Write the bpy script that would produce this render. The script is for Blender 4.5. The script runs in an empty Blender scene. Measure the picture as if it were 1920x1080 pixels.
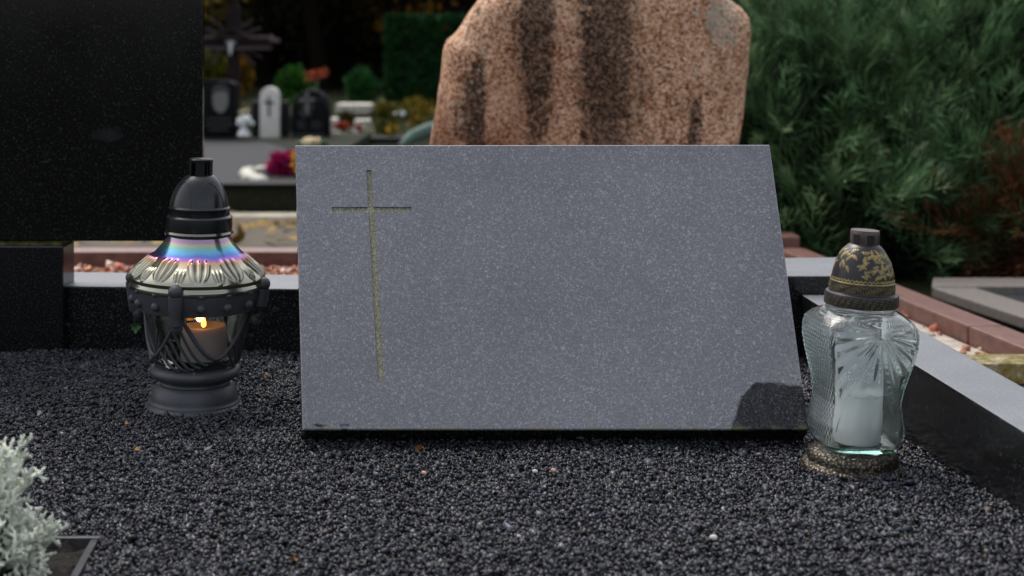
import bpy, bmesh, math, random
import numpy as np
from mathutils import Vector, Matrix, noise as mnoise
from mathutils.geometry import tessellate_polygon
R = math.radians
random.seed(7); rng = np.random.default_rng(7)
sc = bpy.context.scene
COL = sc.collection

# ------------------------------------------------------------------ camera, world, sun, exposure
F = 2900.0; HC = 0.43; HZ = 60.0          # focal length in photo pixels, lens height above the gravel, horizon row
cam = bpy.data.cameras.new('camera'); cam_o = bpy.data.objects.new('camera', cam); COL.objects.link(cam_o)
cam.sensor_width = 36.0; cam.lens = F / 1920 * 36
cam.shift_y = -(540 - HZ) / 1920
cam_o.location = (0, 0, HC); cam_o.rotation_euler = (R(90), 0, 0)
cam.clip_start = 0.02; cam.clip_end = 1000
cam.dof.use_dof = True; cam.dof.focus_distance = 1.66; cam.dof.aperture_fstop = 7.0
sc.camera = cam_o
SUN_EL, SUN_AZ = R(58), R(325)
w = bpy.data.worlds.new('World'); sc.world = w; w.use_nodes = True
wn = w.node_tree.nodes; wl = w.node_tree.links; wn.clear()
sky = wn.new('ShaderNodeTexSky'); sky.sky_type = 'NISHITA'; sky.sun_disc = False
sky.sun_elevation = SUN_EL; sky.sun_rotation = SUN_AZ; sky.air_density = 1.2; sky.dust_density = 4.0; sky.ozone_density = 1.0
hs = wn.new('ShaderNodeHueSaturation'); hs.inputs['Saturation'].default_value = 0.42
bg = wn.new('ShaderNodeBackground'); bg.inputs['Strength'].default_value = 0.14
wo = wn.new('ShaderNodeOutputWorld')
wl.new(sky.outputs[0], hs.inputs['Color']); wl.new(hs.outputs[0], bg.inputs[0]); wl.new(bg.outputs[0], wo.inputs[0])
sun = bpy.data.lights.new('sun', 'SUN'); sun.energy = 0.7; sun.angle = R(25); sun.color = (1, 0.96, 0.9)
sun_o = bpy.data.objects.new('sun', sun); COL.objects.link(sun_o)
sdir = Vector((math.sin(SUN_AZ) * math.cos(SUN_EL), math.cos(SUN_AZ) * math.cos(SUN_EL), math.sin(SUN_EL)))
sun_o.rotation_euler = sdir.to_track_quat('Z', 'Y').to_euler(); sun_o.location = (0, 0, 30)
sc.view_settings.view_transform = 'Standard'; sc.view_settings.look = 'None'
sc.view_settings.gamma = 1.0; sc.view_settings.exposure = 0.8
sc.render.engine = 'CYCLES'
cy = sc.cycles
cy.max_bounces = 16; cy.transmission_bounces = 14; cy.glossy_bounces = 6; cy.diffuse_bounces = 4; cy.transparent_max_bounces = 16
cy.sample_clamp_indirect = 4.0; cy.blur_glossy = 0.8
cy.use_denoising = True

# ------------------------------------------------------------------ helpers
def P(px, py, d):
    return Vector(((px - 960) * d / F, d, HC - (py - HZ) * d / F))
def X(px, d): return (px - 960) * d / F
def Z(py, d): return HC - (py - HZ) * d / F

class NT:
    def __init__(s, name):
        s.m = bpy.data.materials.new(name); s.m.use_nodes = True
        s.t = s.m.node_tree; s.n = s.t.nodes; s.l = s.t.links
        s.n.clear()
        s.out = s.n.new('ShaderNodeOutputMaterial'); s.b = s.n.new('ShaderNodeBsdfPrincipled')
        s.l.new(s.b.outputs[0], s.out.inputs[0])
        s.tc = s.n.new('ShaderNodeTexCoord')
    def setv(s, sock, v):
        if hasattr(v, 'is_linked') or hasattr(v, 'links'): s.l.new(v, sock)
        elif isinstance(v, (tuple, list)) and len(v) == 3 and sock.type == 'RGBA': sock.default_value = (*v, 1)
        else: sock.default_value = v
    def set(s, **k):
        nm = dict(col='Base Color', rough='Roughness', metal='Metallic', spec='Specular IOR Level', ior='IOR', trans='Transmission Weight', alpha='Alpha',
                  emit='Emission Color', estr='Emission Strength', normal='Normal', coat='Coat Weight', crough='Coat Roughness', sss='Subsurface Weight', sheen='Sheen Weight')
        for a, v in k.items(): s.setv(s.b.inputs[nm[a]], v)
        return s
    def co(s, scale=(1, 1, 1), loc=(0, 0, 0), rot=(0, 0, 0)):
        mp = s.n.new('ShaderNodeMapping'); s.l.new(s.tc.outputs['Object'], mp.inputs[0])
        mp.inputs['Scale'].default_value = scale; mp.inputs['Location'].default_value = loc; mp.inputs['Rotation'].default_value = rot
        return mp.outputs[0]
    def noise(s, scale, detail=3, rough=0.55, vec=None, dist=0.0):
        n = s.n.new('ShaderNodeTexNoise'); s.l.new(vec if vec else s.tc.outputs['Object'], n.inputs['Vector'])
        n.inputs['Scale'].default_value = scale; n.inputs['Detail'].default_value = detail; n.inputs['Roughness'].default_value = rough
        n.inputs['Distortion'].default_value = dist
        return n.outputs['Fac']
    def voro(s, scale, feature='F1', out='Distance', vec=None, rnd=1.0):
        n = s.n.new('ShaderNodeTexVoronoi'); n.feature = feature; s.l.new(vec if vec else s.tc.outputs['Object'], n.inputs['Vector'])
        n.inputs['Scale'].default_value = scale; n.inputs['Randomness'].default_value = rnd
        return n.outputs[out]
    def ramp(s, fac, stops, interp='LINEAR'):
        r = s.n.new('ShaderNodeValToRGB'); s.l.new(fac, r.inputs[0]); e = r.color_ramp.elements; r.color_ramp.interpolation = interp
        while len(e) < len(stops): e.new(0.5)
        for q, (p, c) in zip(e, stops):
            q.position = p
            q.color = (*c, 1) if isinstance(c, (tuple, list)) else (c, c, c, 1)
        return r.outputs[0]
    def mix(s, fac, a, b, mode='MIX'):
        m = s.n.new('ShaderNodeMix'); m.data_type = 'RGBA'; m.blend_type = mode
        s.setv(m.inputs[0], fac); s.setv(m.inputs[6], a); s.setv(m.inputs[7], b)
        return m.outputs[2]
    def math(s, op, a, b=0.0, c=0.0):
        m = s.n.new('ShaderNodeMath'); m.operation = op
        s.setv(m.inputs[0], a); s.setv(m.inputs[1], b); s.setv(m.inputs[2], c); return m.outputs[0]
    def sep(s, vec=None):
        m = s.n.new('ShaderNodeSeparateXYZ'); s.l.new(vec if vec else s.tc.outputs['Object'], m.inputs[0]); return m.outputs
    def attr(s, name):
        m = s.n.new('ShaderNodeAttribute'); m.attribute_name = name; return m.outputs['Color']
    def attrf(s, name):
        m = s.n.new('ShaderNodeAttribute'); m.attribute_name = name; return m.outputs['Fac']
    def bump(s, h, strength=0.3, dist=0.01):
        b = s.n.new('ShaderNodeBump'); b.inputs['Strength'].default_value = strength; b.inputs['Distance'].default_value = dist
        s.l.new(h, b.inputs['Height']); s.l.new(b.outputs[0], s.b.inputs['Normal']); return s
    def absorb(s, color, density):
        v = s.n.new('ShaderNodeVolumeAbsorption'); v.inputs[0].default_value = (*color, 1); v.inputs[1].default_value = density
        s.l.new(v.outputs[0], s.out.inputs[1]); return s

def mesh_np(name, v, f, attrs=None, smooth=False):
    """verts (n,3), faces (m,k) numpy -> mesh"""
    v = np.asarray(v, dtype=np.float32); f = np.asarray(f, dtype=np.int32); k = f.shape[1]
    me = bpy.data.meshes.new(name)
    me.vertices.add(len(v)); me.vertices.foreach_set('co', v.ravel())
    me.loops.add(f.size); me.loops.foreach_set('vertex_index', f.ravel())
    me.polygons.add(len(f)); me.polygons.foreach_set('loop_start', np.arange(0, f.size, k, dtype=np.int32))
    me.polygons.foreach_set('loop_total', np.full(len(f), k, dtype=np.int32))
    if smooth: me.polygons.foreach_set('use_smooth', np.ones(len(f), dtype=bool))
    me.update(calc_edges=True)
    for nm, a in (attrs or {}).items():
        a = np.asarray(a, dtype=np.float32)
        if a.ndim == 1:
            at = me.attributes.new(nm, 'FLOAT', 'POINT'); at.data.foreach_set('value', a)
        else:
            at = me.attributes.new(nm, 'FLOAT_COLOR', 'POINT')
            if a.shape[1] == 3: a = np.concatenate([a, np.ones((len(a), 1), np.float32)], 1)
            at.data.foreach_set('color', a.ravel())
    me.validate()
    return me

class MB:
    """collects polygons"""
    def __init__(s): s.v = []; s.f = []
    def add(s, vs, fs):
        o = len(s.v); s.v += [tuple(q) for q in vs]; s.f += [tuple(i + o for i in f) for f in fs]; return s
    def box(s, x0, x1, y0, y1, z0, z1, bev=0.0):
        return s.prism([(x0, y0), (x1, y0), (x1, y1), (x0, y1)], z0, z1, bev)
    def prism(s, poly, z0, z1, bev=0.0):
        bm = bmesh.new()
        a = [bm.verts.new((p[0], p[1], z0)) for p in poly]; b = [bm.verts.new((p[0], p[1], z1)) for p in poly]
        n = len(poly)
        bm.faces.new(a[::-1]); bm.faces.new(b)
        for i in range(n): bm.faces.new((a[i], a[(i + 1) % n], b[(i + 1) % n], b[i]))
        return s.bm(bm, bev)
    def hexa(s, bot, top, bev=0.0):
        bm = bmesh.new(); a = [bm.verts.new(p) for p in bot]; b = [bm.verts.new(p) for p in top]; n = len(a)
        bm.faces.new(a[::-1]); bm.faces.new(b)
        for i in range(n): bm.faces.new((a[i], a[(i + 1) % n], b[(i + 1) % n], b[i]))
        return s.bm(bm, bev)
    def bm(s, bm, bev=0.0, seg=2):
        bmesh.ops.recalc_face_normals(bm, faces=bm.faces[:])
        if bev > 0: bmesh.ops.bevel(bm, geom=bm.edges[:], offset=bev, segments=seg, affect='EDGES', profile=0.6)
        bm.verts.index_update()
        s.add([v.co[:] for v in bm.verts], [[q.index for q in f.verts] for f in bm.faces]); bm.free(); return s
    def outline(s, pts_xz, y0, y1, bev=0.0):
        """an upright slab: outline in x,z between depth y0 and y1"""
        bm = bmesh.new(); a = [bm.verts.new((p[0], y0, p[1])) for p in pts_xz]; b = [bm.verts.new((p[0], y1, p[1])) for p in pts_xz]; n = len(a)
        bm.faces.new(a); bm.faces.new(b[::-1])
        for i in range(n): bm.faces.new((a[i], b[i], b[(i + 1) % n], a[(i + 1) % n]))
        return s.bm(bm, bev)
    def tube(s, pts, rad, n=8, caps=True):
        pts = [Vector(p) for p in pts]; m = len(pts)
        if not isinstance(rad, (list, tuple)): rad = [rad] * m
        o = len(s.v); ref = Vector((0, 0, 1))
        for i, p in enumerate(pts):
            t = (pts[min(i + 1, m - 1)] - pts[max(i - 1, 0)]); t.normalize()
            if abs(t.dot(ref)) > 0.95: ref = Vector((1, 0, 0)) if abs(t.x) < 0.9 else Vector((0, 1, 0))
            u = t.cross(ref); u.normalize(); vv = u.cross(t)
            for k in range(n):
                a = 2 * math.pi * k / n; q = p + (u * math.cos(a) + vv * math.sin(a)) * rad[i]; s.v.append(q[:])
        for i in range(m - 1):
            for k in range(n):
                s.f.append((o + i * n + k, o + i * n + (k + 1) % n, o + (i + 1) * n + (k + 1) % n, o + (i + 1) * n + k))
        if caps:
            s.f.append(tuple(o + k for k in range(n))[::-1]); s.f.append(tuple(o + (m - 1) * n + k for k in range(n)))
        return s
    def lathe(s, prof, n=64, c=(0, 0, 0), a0=0.0, a1=None):
        o = len(s.v); full = a1 is None; m = len(prof); nn = n if full else n + 1
        for i in range(nn):
            a = a0 + (2 * math.pi * i / n if full else (a1 - a0) * i / n)
            for r, z in prof: s.v.append((c[0] + r * math.sin(a), c[1] - r * math.cos(a), c[2] + z))
        for i in range(n):
            j = (i + 1) % nn
            for k in range(m - 1): s.f.append((o + i * m + k, o + j * m + k, o + j * m + k + 1, o + i * m + k + 1))
        if full:
            if prof[0][0] > 1e-6: s.f.append(tuple(o + i * m for i in range(n))[::-1])
            if prof[-1][0] > 1e-6: s.f.append(tuple(o + i * m + m - 1 for i in range(n)))
        return s
    def ball(s, c, r, nu=10, nv=6, sq=(1, 1, 1)):
        o = len(s.v)
        for j in range(nv + 1):
            ph = math.pi * j / nv
            for i in range(nu):
                th = 2 * math.pi * i / nu
                s.v.append((c[0] + r * sq[0] * math.sin(ph) * math.cos(th), c[1] + r * sq[1] * math.sin(ph) * math.sin(th), c[2] + r * sq[2] * math.cos(ph)))
        for j in range(nv):
            for i in range(nu):
                s.f.append((o + j * nu + i, o + (j + 1) * nu + i, o + (j + 1) * nu + (i + 1) % nu, o + j * nu + (i + 1) % nu))
        return s
    def mesh(s, name, smooth=None, off=(0, 0, 0)):
        me = bpy.data.meshes.new(name); ox, oy, oz = off
        me.from_pydata([(a - ox, b - oy, c - oz) for a, b, c in s.v], [], s.f)
        bm = bmesh.new(); bm.from_mesh(me); bmesh.ops.remove_doubles(bm, verts=bm.verts, dist=1e-6)
        bmesh.ops.recalc_face_normals(bm, faces=bm.faces[:]); bm.to_mesh(me); bm.free()
        if smooth is not None:
            me.polygons.foreach_set('use_smooth', [True] * len(me.polygons))
            me.set_sharp_from_angle(angle=R(smooth))
        return me

def tag(o, label=None, cat=None, group=None, kind=None):
    if label: o['label'] = label
    if cat: o['category'] = cat
    if group: o['group'] = group
    if kind: o['kind'] = kind
    return o
def link(name, me, m=None, parent=None, loc=None):
    o = bpy.data.objects.new(name, me); COL.objects.link(o)
    if m and me and not me.materials: me.materials.append(m)
    if parent: o.parent = parent
    if loc is not None: o.location = loc
    return o
def thing(name, label, cat, loc, group=None, rot=(0, 0, 0)):
    o = bpy.data.objects.new(name, None); COL.objects.link(o); o.empty_display_size = 0.05
    o.location = loc; o.rotation_euler = rot
    return tag(o, label, cat, group)
def part(name, mb, m, parent, smooth=None, world=True):
    """a part built in world coordinates under an un-rotated thing (or local when world=False)"""
    root = parent
    while root.parent: root = root.parent
    off = root.location if world else (0, 0, 0)
    me = mb.mesh(name, smooth, off) if isinstance(mb, MB) else mb
    return link(name, me, m, parent)
def single(name, mb, m, label, cat, base, smooth=None, group=None):
    return tag(link(name, mb.mesh(name, smooth, base), m, None, base), label, cat, group)

# ------------------------------------------------------------------ materials
M = {}
def granite_polished(name, base=0.006, fleck=0.05, rough=0.07, scale=420, smudge=None):
    t = NT(name)
    f1 = t.ramp(t.noise(scale, 2, 0.6), [(0.56, 0.0), (0.74, 1.0)])
    c = t.mix(f1, (base, base, base * 1.05), (fleck, fleck, fleck * 1.08))
    d = t.noise(9, 4, 0.6)
    r = t.ramp(d, [(0.3, rough), (0.75, rough * 2.4)])
    t.set(col=c, rough=r, ior=1.5); t.bump(t.noise(scale * 1.3, 2), 0.03, 0.001)
    M[name] = t.m; return t
granite_polished('black_granite')
t = NT('headstone_black')
f1 = t.ramp(t.noise(330, 3, 0.7), [(0.58, 0.0), (0.75, 1.0)])
c = t.mix(f1, (0.005, 0.005, 0.0053), (0.06, 0.06, 0.062))
# dusty weathered blotches on the polish
bl = t.ramp(t.noise(5.5, 5, 0.65), [(0.5, 0.0), (0.8, 1.0)])
c = t.mix(t.math('MULTIPLY', bl, 0.4), c, (0.022, 0.022, 0.021))
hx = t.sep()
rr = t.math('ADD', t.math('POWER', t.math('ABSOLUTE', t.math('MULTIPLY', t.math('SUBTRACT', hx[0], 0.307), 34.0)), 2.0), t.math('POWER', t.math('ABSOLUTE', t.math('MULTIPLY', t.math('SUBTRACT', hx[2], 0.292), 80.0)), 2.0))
c = t.mix(t.math('MULTIPLY', t.ramp(t.math('ADD', rr, t.math('MULTIPLY', t.noise(50, 3), 0.6)), [(0.3, 1.0), (1.0, 0.0)]), 0.6), c, (0.035, 0.034, 0.04))  # faint light reflection painted into the slab colour as a pale spot
t.set(col=c, rough=t.ramp(t.noise(7, 3), [(0.3, 0.06), (0.8, 0.16)]), ior=1.42); t.bump(t.noise(500, 2), 0.03, 0.001); M['headstone_black'] = t.m
# honed granite of the plaque
t = NT('honed_granite')
f1 = t.ramp(t.noise(430, 2, 0.7, dist=1.3), [(0.52, 0.0), (0.66, 1.0)])
f2 = t.ramp(t.voro(230), [(0.05, 1.0), (0.2, 0.0)])
c = t.mix(f1, (0.126, 0.1245, 0.139), (0.33, 0.328, 0.346))
c = t.mix(t.math('MULTIPLY', f2, t.ramp(t.noise(60, 2), [(0.5, 0.0), (0.62, 1.0)])), c, (0.4, 0.4, 0.42))
spot = t.ramp(t.voro(26), [(0.025, 1.0), (0.045, 0.0)])
c = t.mix(t.math('MULTIPLY', spot, t.ramp(t.noise(15, 1), [(0.5, 0.0), (0.6, 1.0)])), c, (0.01, 0.01, 0.012))
cl = t.ramp(t.noise(5, 5, 0.65), [(0.3, 0.8), (0.7, 1.14)])
c = t.mix(1.0, c, cl, 'MULTIPLY')
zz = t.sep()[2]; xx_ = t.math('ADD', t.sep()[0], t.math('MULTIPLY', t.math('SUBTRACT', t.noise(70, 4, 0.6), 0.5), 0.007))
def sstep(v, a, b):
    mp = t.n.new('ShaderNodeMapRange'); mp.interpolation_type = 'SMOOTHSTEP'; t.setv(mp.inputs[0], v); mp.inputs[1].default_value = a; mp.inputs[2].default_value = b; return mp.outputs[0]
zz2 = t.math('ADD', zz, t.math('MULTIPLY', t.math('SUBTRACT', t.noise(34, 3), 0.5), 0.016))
reflect_x = sstep(t.math('SUBTRACT', xx_, t.math('MULTIPLY', zz, 0.42)), 0.184, 0.188)  # dark lantern reflection painted into the face colour at the lower right
reflect_top = t.math('ADD', 0.0625, t.math('ADD', t.math('MULTIPLY', sstep(xx_, 0.236, 0.214), 0.004), t.math('MULTIPLY', sstep(xx_, 0.229, 0.207), -0.014)))
reflect_damp = t.math('MULTIPLY', reflect_x, sstep(t.math('SUBTRACT', zz2, reflect_top), 0.0015, -0.0012))
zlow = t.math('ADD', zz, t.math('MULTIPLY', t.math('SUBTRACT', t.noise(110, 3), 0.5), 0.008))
reflect_damp = t.math('MAXIMUM', reflect_damp, t.math('MULTIPLY', sstep(zlow, 0.0275, 0.025), t.math('MULTIPLY', sstep(xx_, -0.19, -0.2), t.ramp(t.noise(48, 2), [(0.45, 0.0), (0.52, 1.0)]))))  # joined by damp marks along the lower left edge
c = t.mix(t.math('MULTIPLY', reflect_damp, 0.95), c, t.mix(t.math('MULTIPLY', f1, 0.7), (0.009, 0.009, 0.011), (0.14, 0.14, 0.155)))
edge = t.math('MULTIPLY', t.ramp(zz, [(0.0228, 1.0), (0.0258, 0.0)]), t.ramp(t.noise(38, 3), [(0.47, 0.0), (0.56, 1.0)]))
c = t.mix(t.math('MULTIPLY', edge, 0.65), c, (0.16, 0.15, 0.075))
t.set(col=c, rough=t.ramp(t.noise(330, 2, 0.75), [(0.4, 0.24), (0.7, 0.4)]), ior=t.math('MULTIPLY_ADD', reflect_damp, -0.42, 1.75)); t.bump(t.noise(420, 2, 0.6), 0.05, 0.001); M['honed_granite'] = t.m
# matt sawn granite on kerb tops
t = NT('kerb_granite')
f1 = t.ramp(t.noise(420, 2, 0.6), [(0.56, 0.0), (0.74, 1.0)])
nrm = t.n.new('ShaderNodeNewGeometry'); nz = t.sep(nrm.outputs['Normal'])[2]
up = t.math('GREATER_THAN', nz, 0.6)
side = t.mix(f1, (0.006, 0.006, 0.0065), (0.08, 0.08, 0.085))
topc = t.mix(t.ramp(t.noise(380, 3, 0.7), [(0.4, 0.0), (0.7, 1.0)]), (0.13, 0.133, 0.145), (0.24, 0.243, 0.26))
topc = t.mix(1.0, topc, t.ramp(t.noise(11, 4), [(0.3, 0.85), (0.7, 1.1)]), 'MULTIPLY')
t.set(col=t.mix(up, side, topc), rough=t.math('MULTIPLY_ADD', up, 0.25, 0.17), ior=1.45); M['kerb_granite'] = t.m
t = NT('engraving'); t.set(col=t.ramp(t.noise(420, 3, 0.7), [(0.35, (0.17, 0.163, 0.1)), (0.65, (0.45, 0.435, 0.32))]), rough=0.85); t.bump(t.noise(500, 3), 0.6, 0.002); M['engraving'] = t.m
t = NT('mortar'); t.set(col=t.ramp(t.noise(90, 4), [(0.35, (0.02, 0.02, 0.015)), (0.6, (0.22, 0.2, 0.05))]), rough=0.9); M['mortar'] = t.m
t = NT('gravel_stone'); t.set(col=t.attr('tone'), rough=0.36, ior=1.5); M['gravel'] = t.m
t = NT('gravel_bed'); t.set(col=(0.006, 0.006, 0.007), rough=0.9); M['gravel_bed'] = t.m
t = NT('red_chip'); t.set(col=t.attr('tone'), rough=0.6); M['red_chip'] = t.m
def plain(name, col, rough=0.6, var=0.25, sc_=30, bumps=0.0, **k):
    t = NT(name); a = tuple(x * (1 - var) for x in col); b = tuple(min(1, x * (1 + var)) for x in col)
    t.set(col=t.ramp(t.noise(sc_, 4, 0.6), [(0.3, a), (0.7, b)]), rough=rough, **k)
    if bumps: t.bump(t.noise(sc_ * 3, 3), bumps, 0.005)
    M[name] = t.m; return t
plain('black_plastic', (0.012, 0.012, 0.014), 0.24, 0.2, 40)
plain('grey_plastic', (0.055, 0.056, 0.064), 0.48, 0.18, 60, 0.05)
tw = plain('wax_white', (0.95, 0.94, 0.92), 0.5, 0.02, 60, sss=0.25); tw.b.inputs['Subsurface Radius'].default_value = (1, 1, 1); tw.b.inputs['Subsurface Scale'].default_value = 0.008
tw = plain('wax_warm', (0.66, 0.57, 0.54), 0.5, 0.1, 50, sss=0.4); tw.b.inputs['Subsurface Radius'].default_value = (1, 0.7, 0.5); tw.b.inputs['Subsurface Scale'].default_value = 0.016
plain('green_plastic', (0.02, 0.11, 0.03), 0.5)
plain('wick', (0.02, 0.015, 0.01), 0.9)
t = NT('flame'); t.set(col=(0, 0, 0), emit=(1.0, 0.34, 0.05), estr=3.6); M['flame'] = t.m
t = NT('smoke_glass'); t.set(col=(0.84, 0.86, 0.83), rough=0.03, trans=1.0, ior=1.5); t.bump(t.noise(40, 2), 0.08, 0.004); M['smoke_glass'] = t.m
t = NT('clear_glass'); t.set(col=(0.99, 1.0, 0.995), rough=0.012, trans=0.985, ior=1.46); t.absorb((0.42, 0.9, 0.72), 13.0); M['clear_glass'] = t.m
t = NT('film'); t.set(col=(0.9, 0.93, 0.97), rough=0.4, alpha=0.34); M['film'] = t.m
t = NT('print_white'); t.set(col=(0.85, 0.87, 0.9), rough=0.5); M['print_white'] = t.m
# iridescent lustre coating on the lantern shoulder: bands of the coating follow the height
t = NT('lustre'); z = t.sep()[2]
wz = t.math('ADD', z, t.math('MULTIPLY', t.math('SUBTRACT', t.noise(60, 3), 0.5), 0.006))
fz = t.math('MULTIPLY', t.math('SUBTRACT', wz, 0.145), 1 / 0.06)
cr = t.ramp(fz, [(0.0, (0.36, 0.345, 0.28)), (0.43, (0.5, 0.47, 0.35)), (0.50, (0.6, 0.36, 0.2)), (0.55, (0.45, 0.18, 0.48)), (0.61, (0.13, 0.22, 0.58)), (0.68, (0.16, 0.42, 0.62)),
                 (0.75, (0.24, 0.5, 0.44)), (0.8, (0.46, 0.5, 0.3)), (0.85, (0.55, 0.27, 0.42)), (0.9, (0.38, 0.35, 0.4)), (1.0, (0.25, 0.25, 0.26))])
cr = t.mix(t.math('MULTIPLY', t.attrf('relief'), t.ramp(t.noise(30, 2), [(0.3, 0.35), (0.6, 0.95)])), cr, (0.035, 0.035, 0.035))  # dark reflections and shadow lines of the petals painted into the coating
t.set(col=cr, metal=0.92, rough=0.16); M['lustre'] = t.m
t = NT('dark_chrome'); t.set(col=(0.25, 0.23, 0.19), metal=1.0, rough=0.15); M['dark_chrome'] = t.m
# bronze lid and base: relief height drives gilding
t = NT('bronze'); g = t.attrf('relief')
gg = t.math('MULTIPLY', g, t.ramp(t.noise(190, 3, 0.6), [(0.32, 0.35), (0.55, 1.0)]))
t.set(col=t.mix(gg, (0.012, 0.009, 0.009), (0.6, 0.44, 0.16)), metal=t.math('MULTIPLY', gg, 0.6), rough=0.34); M['bronze'] = t.m
t = NT('bronze_base'); g = t.ramp(t.voro(330), [(0.1, 1.0), (0.5, 0.0)])
t.set(col=t.mix(g, (0.03, 0.025, 0.02), (0.26, 0.2, 0.12)), metal=0.5, rough=0.3); t.bump(t.voro(330), 0.6, 0.002); M['bronze_base'] = t.m
# pink boulder
t = NT('pink_granite')
cell = t.sep(t.voro(240, out='Color'))[0]; cell2 = t.sep(t.voro(330, out='Color'))[1]
f1 = t.math('ADD', t.math('MULTIPLY', cell, 0.42), t.math('ADD', t.math('MULTIPLY', cell2, 0.26), t.math('MULTIPLY', t.noise(9, 5, 0.7), 0.42)))
c = t.ramp(f1, [(0.26, (0.06, 0.027, 0.015)), (0.39, (0.36, 0.155, 0.075)), (0.53, (0.66, 0.37, 0.215)), (0.76, (0.92, 0.65, 0.47))])
c = t.mix(t.ramp(t.voro(165), [(0.16, 0.85), (0.26, 0.0)]), c, (0.04, 0.02, 0.014))
xz = t.sep()
wob = t.math('MULTIPLY', t.math('SUBTRACT', t.noise(7, 3, vec=t.co(scale=(1, 1, 0.5))), 0.5), 0.03)
xw = t.math('ADD', xz[0], wob)
def band(px, wpx):
    a = t.math('DIVIDE', t.math('SUBTRACT', xw, (px - 960) * 2.9 / F - 0.15), wpx * 2.9 / F)
    return t.math('POWER', 2.718, t.math('MULTIPLY', t.math('MULTIPLY', a, a), -1.0))
def zr(lo, hi):
    mp = t.n.new('ShaderNodeMapRange'); t.l.new(xz[2], mp.inputs[0]); mp.inputs[1].default_value = lo; mp.inputs[2].default_value = hi; return mp.outputs[0]
st = t.math('MULTIPLY', band(890, 19), t.math('SUBTRACT', 1.0, zr(0.46, 0.53)))
st = t.math('ADD', st, t.math('MULTIPLY', band(1003, 26), t.math('MULTIPLY_ADD', zr(0.3, 0.5), 0.75, 0.25)))
st = t.math('ADD', st, t.math('MULTIPLY', band(1132, 52), t.math('MULTIPLY_ADD', zr(0.22, 0.46), 0.45, 0.6)))
st = t.math('ADD', st, t.math('MULTIPLY', band(1292, 13), t.math('MULTIPLY', t.math('SUBTRACT', 1.0, zr(0.4, 0.44)), 0.7)))
st = t.math('ADD', st, t.math('MULTIPLY', band(1375, 30), t.math('MULTIPLY', t.math('SUBTRACT', 1.0, zr(0.33, 0.36)), 0.55)))
drip = t.ramp(t.noise(1.0, 4, 0.65, vec=t.co(scale=(30, 30, 2.4))), [(0.46, 0.0), (0.66, 1.0)])
st = t.math('ADD', t.math('MULTIPLY', st, 1.15), t.math('MULTIPLY', drip, 0.55))
st = t.math('MULTIPLY', st, t.ramp(t.noise(60, 5, 0.75), [(0.3, 0.25), (0.6, 1.25)]))
br = t.math('MULTIPLY', t.ramp(t.noise(5.5, 3, vec=t.co(scale=(1, 1, 0.7))), [(0.38, 0.0), (0.56, 1.0)]), t.math('MULTIPLY_ADD', t.math('SUBTRACT', 1.0, zr(0.22, 0.5)), 0.8, 0.4))
c = t.mix(br, c, t.mix(0.72, c, (0.19, 0.06, 0.016)))
st = t.math('MULTIPLY', t.ramp(st, [(0.2, 0.0), (0.7, 0.97)]), t.ramp(t.math('ADD', t.math('MULTIPLY', cell, 0.5), t.math('MULTIPLY', t.noise(40, 4, 0.7), 0.6)), [(0.3, 1.05), (0.75, 0.74)]))
c = t.mix(t.math('MINIMUM', t.math('MULTIPLY', st, 0.95), 0.93), c, (0.014, 0.009, 0.006))
lich = t.math('MULTIPLY', t.ramp(t.math('ADD', t.voro(42), t.math('MULTIPLY', t.noise(120, 2), 0.16)), [(0.2, 1.0), (0.26, 0.0)]), t.math('MINIMUM', t.math('ADD', t.ramp(t.noise(6.5, 2), [(0.55, 0.0), (0.6, 0.8)]), t.math('MULTIPLY', band(1320, 48), 1.1)), 1.0))
c = t.mix(t.math('MULTIPLY', lich, 0.85), c, (0.42, 0.43, 0.37))
lx = t.math('ADD', t.math('POWER', t.math('MULTIPLY', t.math('SUBTRACT', xz[0], 0.243), 22.0), 2.0), t.math('POWER', t.math('MULTIPLY', t.math('SUBTRACT', xz[2], 0.575), 14.0), 2.0))
lp = t.math('MULTIPLY', t.ramp(t.math('MULTIPLY_ADD', lx, 0.6, t.math('MULTIPLY', t.noise(45, 4, 0.7), 1.1)), [(0.7, 1.0), (1.0, 0.0)]), t.ramp(t.math('ADD', t.math('MULTIPLY', cell2, 0.5), t.math('MULTIPLY', t.noise(70, 4, 0.7), 0.6)), [(0.35, 0.15), (0.7, 0.85)]))
c = t.mix(lp, c, (0.33, 0.31, 0.25))
t.set(col=c, rough=0.9, spec=0.25); t.bump(t.noise(110, 4, 0.7), 0.6, 0.008); M['pink_granite'] = t.m
# ground, paths, kerbs
t = NT('soil')
c = t.ramp(t.noise(3.0, 5, 0.7), [(0.35, (0.01, 0.009, 0.006)), (0.55, (0.018, 0.024, 0.009)), (0.7, (0.04, 0.03, 0.015))])
lf = t.math('MULTIPLY', t.ramp(t.voro(16), [(0.12, 1.0), (0.2, 0.0)]), t.ramp(t.noise(1.1, 2), [(0.5, 0.0), (0.6, 1.0)]))
c = t.mix(t.math('MULTIPLY', lf, 0.7), c, (0.28, 0.17, 0.04))
t.set(col=c, rough=0.95, spec=0.05); t.bump(t.noise(22, 4), 0.6, 0.05); M['soil'] = t.m
t = NT('path_concrete'); c = t.ramp(t.noise(5, 5, 0.7), [(0.3, (0.045, 0.037, 0.026)), (0.7, (0.13, 0.108, 0.078))])
lf = t.math('MULTIPLY', t.ramp(t.voro(14), [(0.12, 1.0), (0.2, 0.0)]), t.ramp(t.noise(1.6, 2), [(0.5, 0.0), (0.6, 1.0)]))
c = t.mix(lf, c, (0.3, 0.18, 0.05)); t.set(col=c, rough=0.85, spec=0.2); M['path'] = t.m
plain('red_soil', (0.16, 0.06, 0.035), 0.9, 0.4, 60, 0.6)
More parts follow.
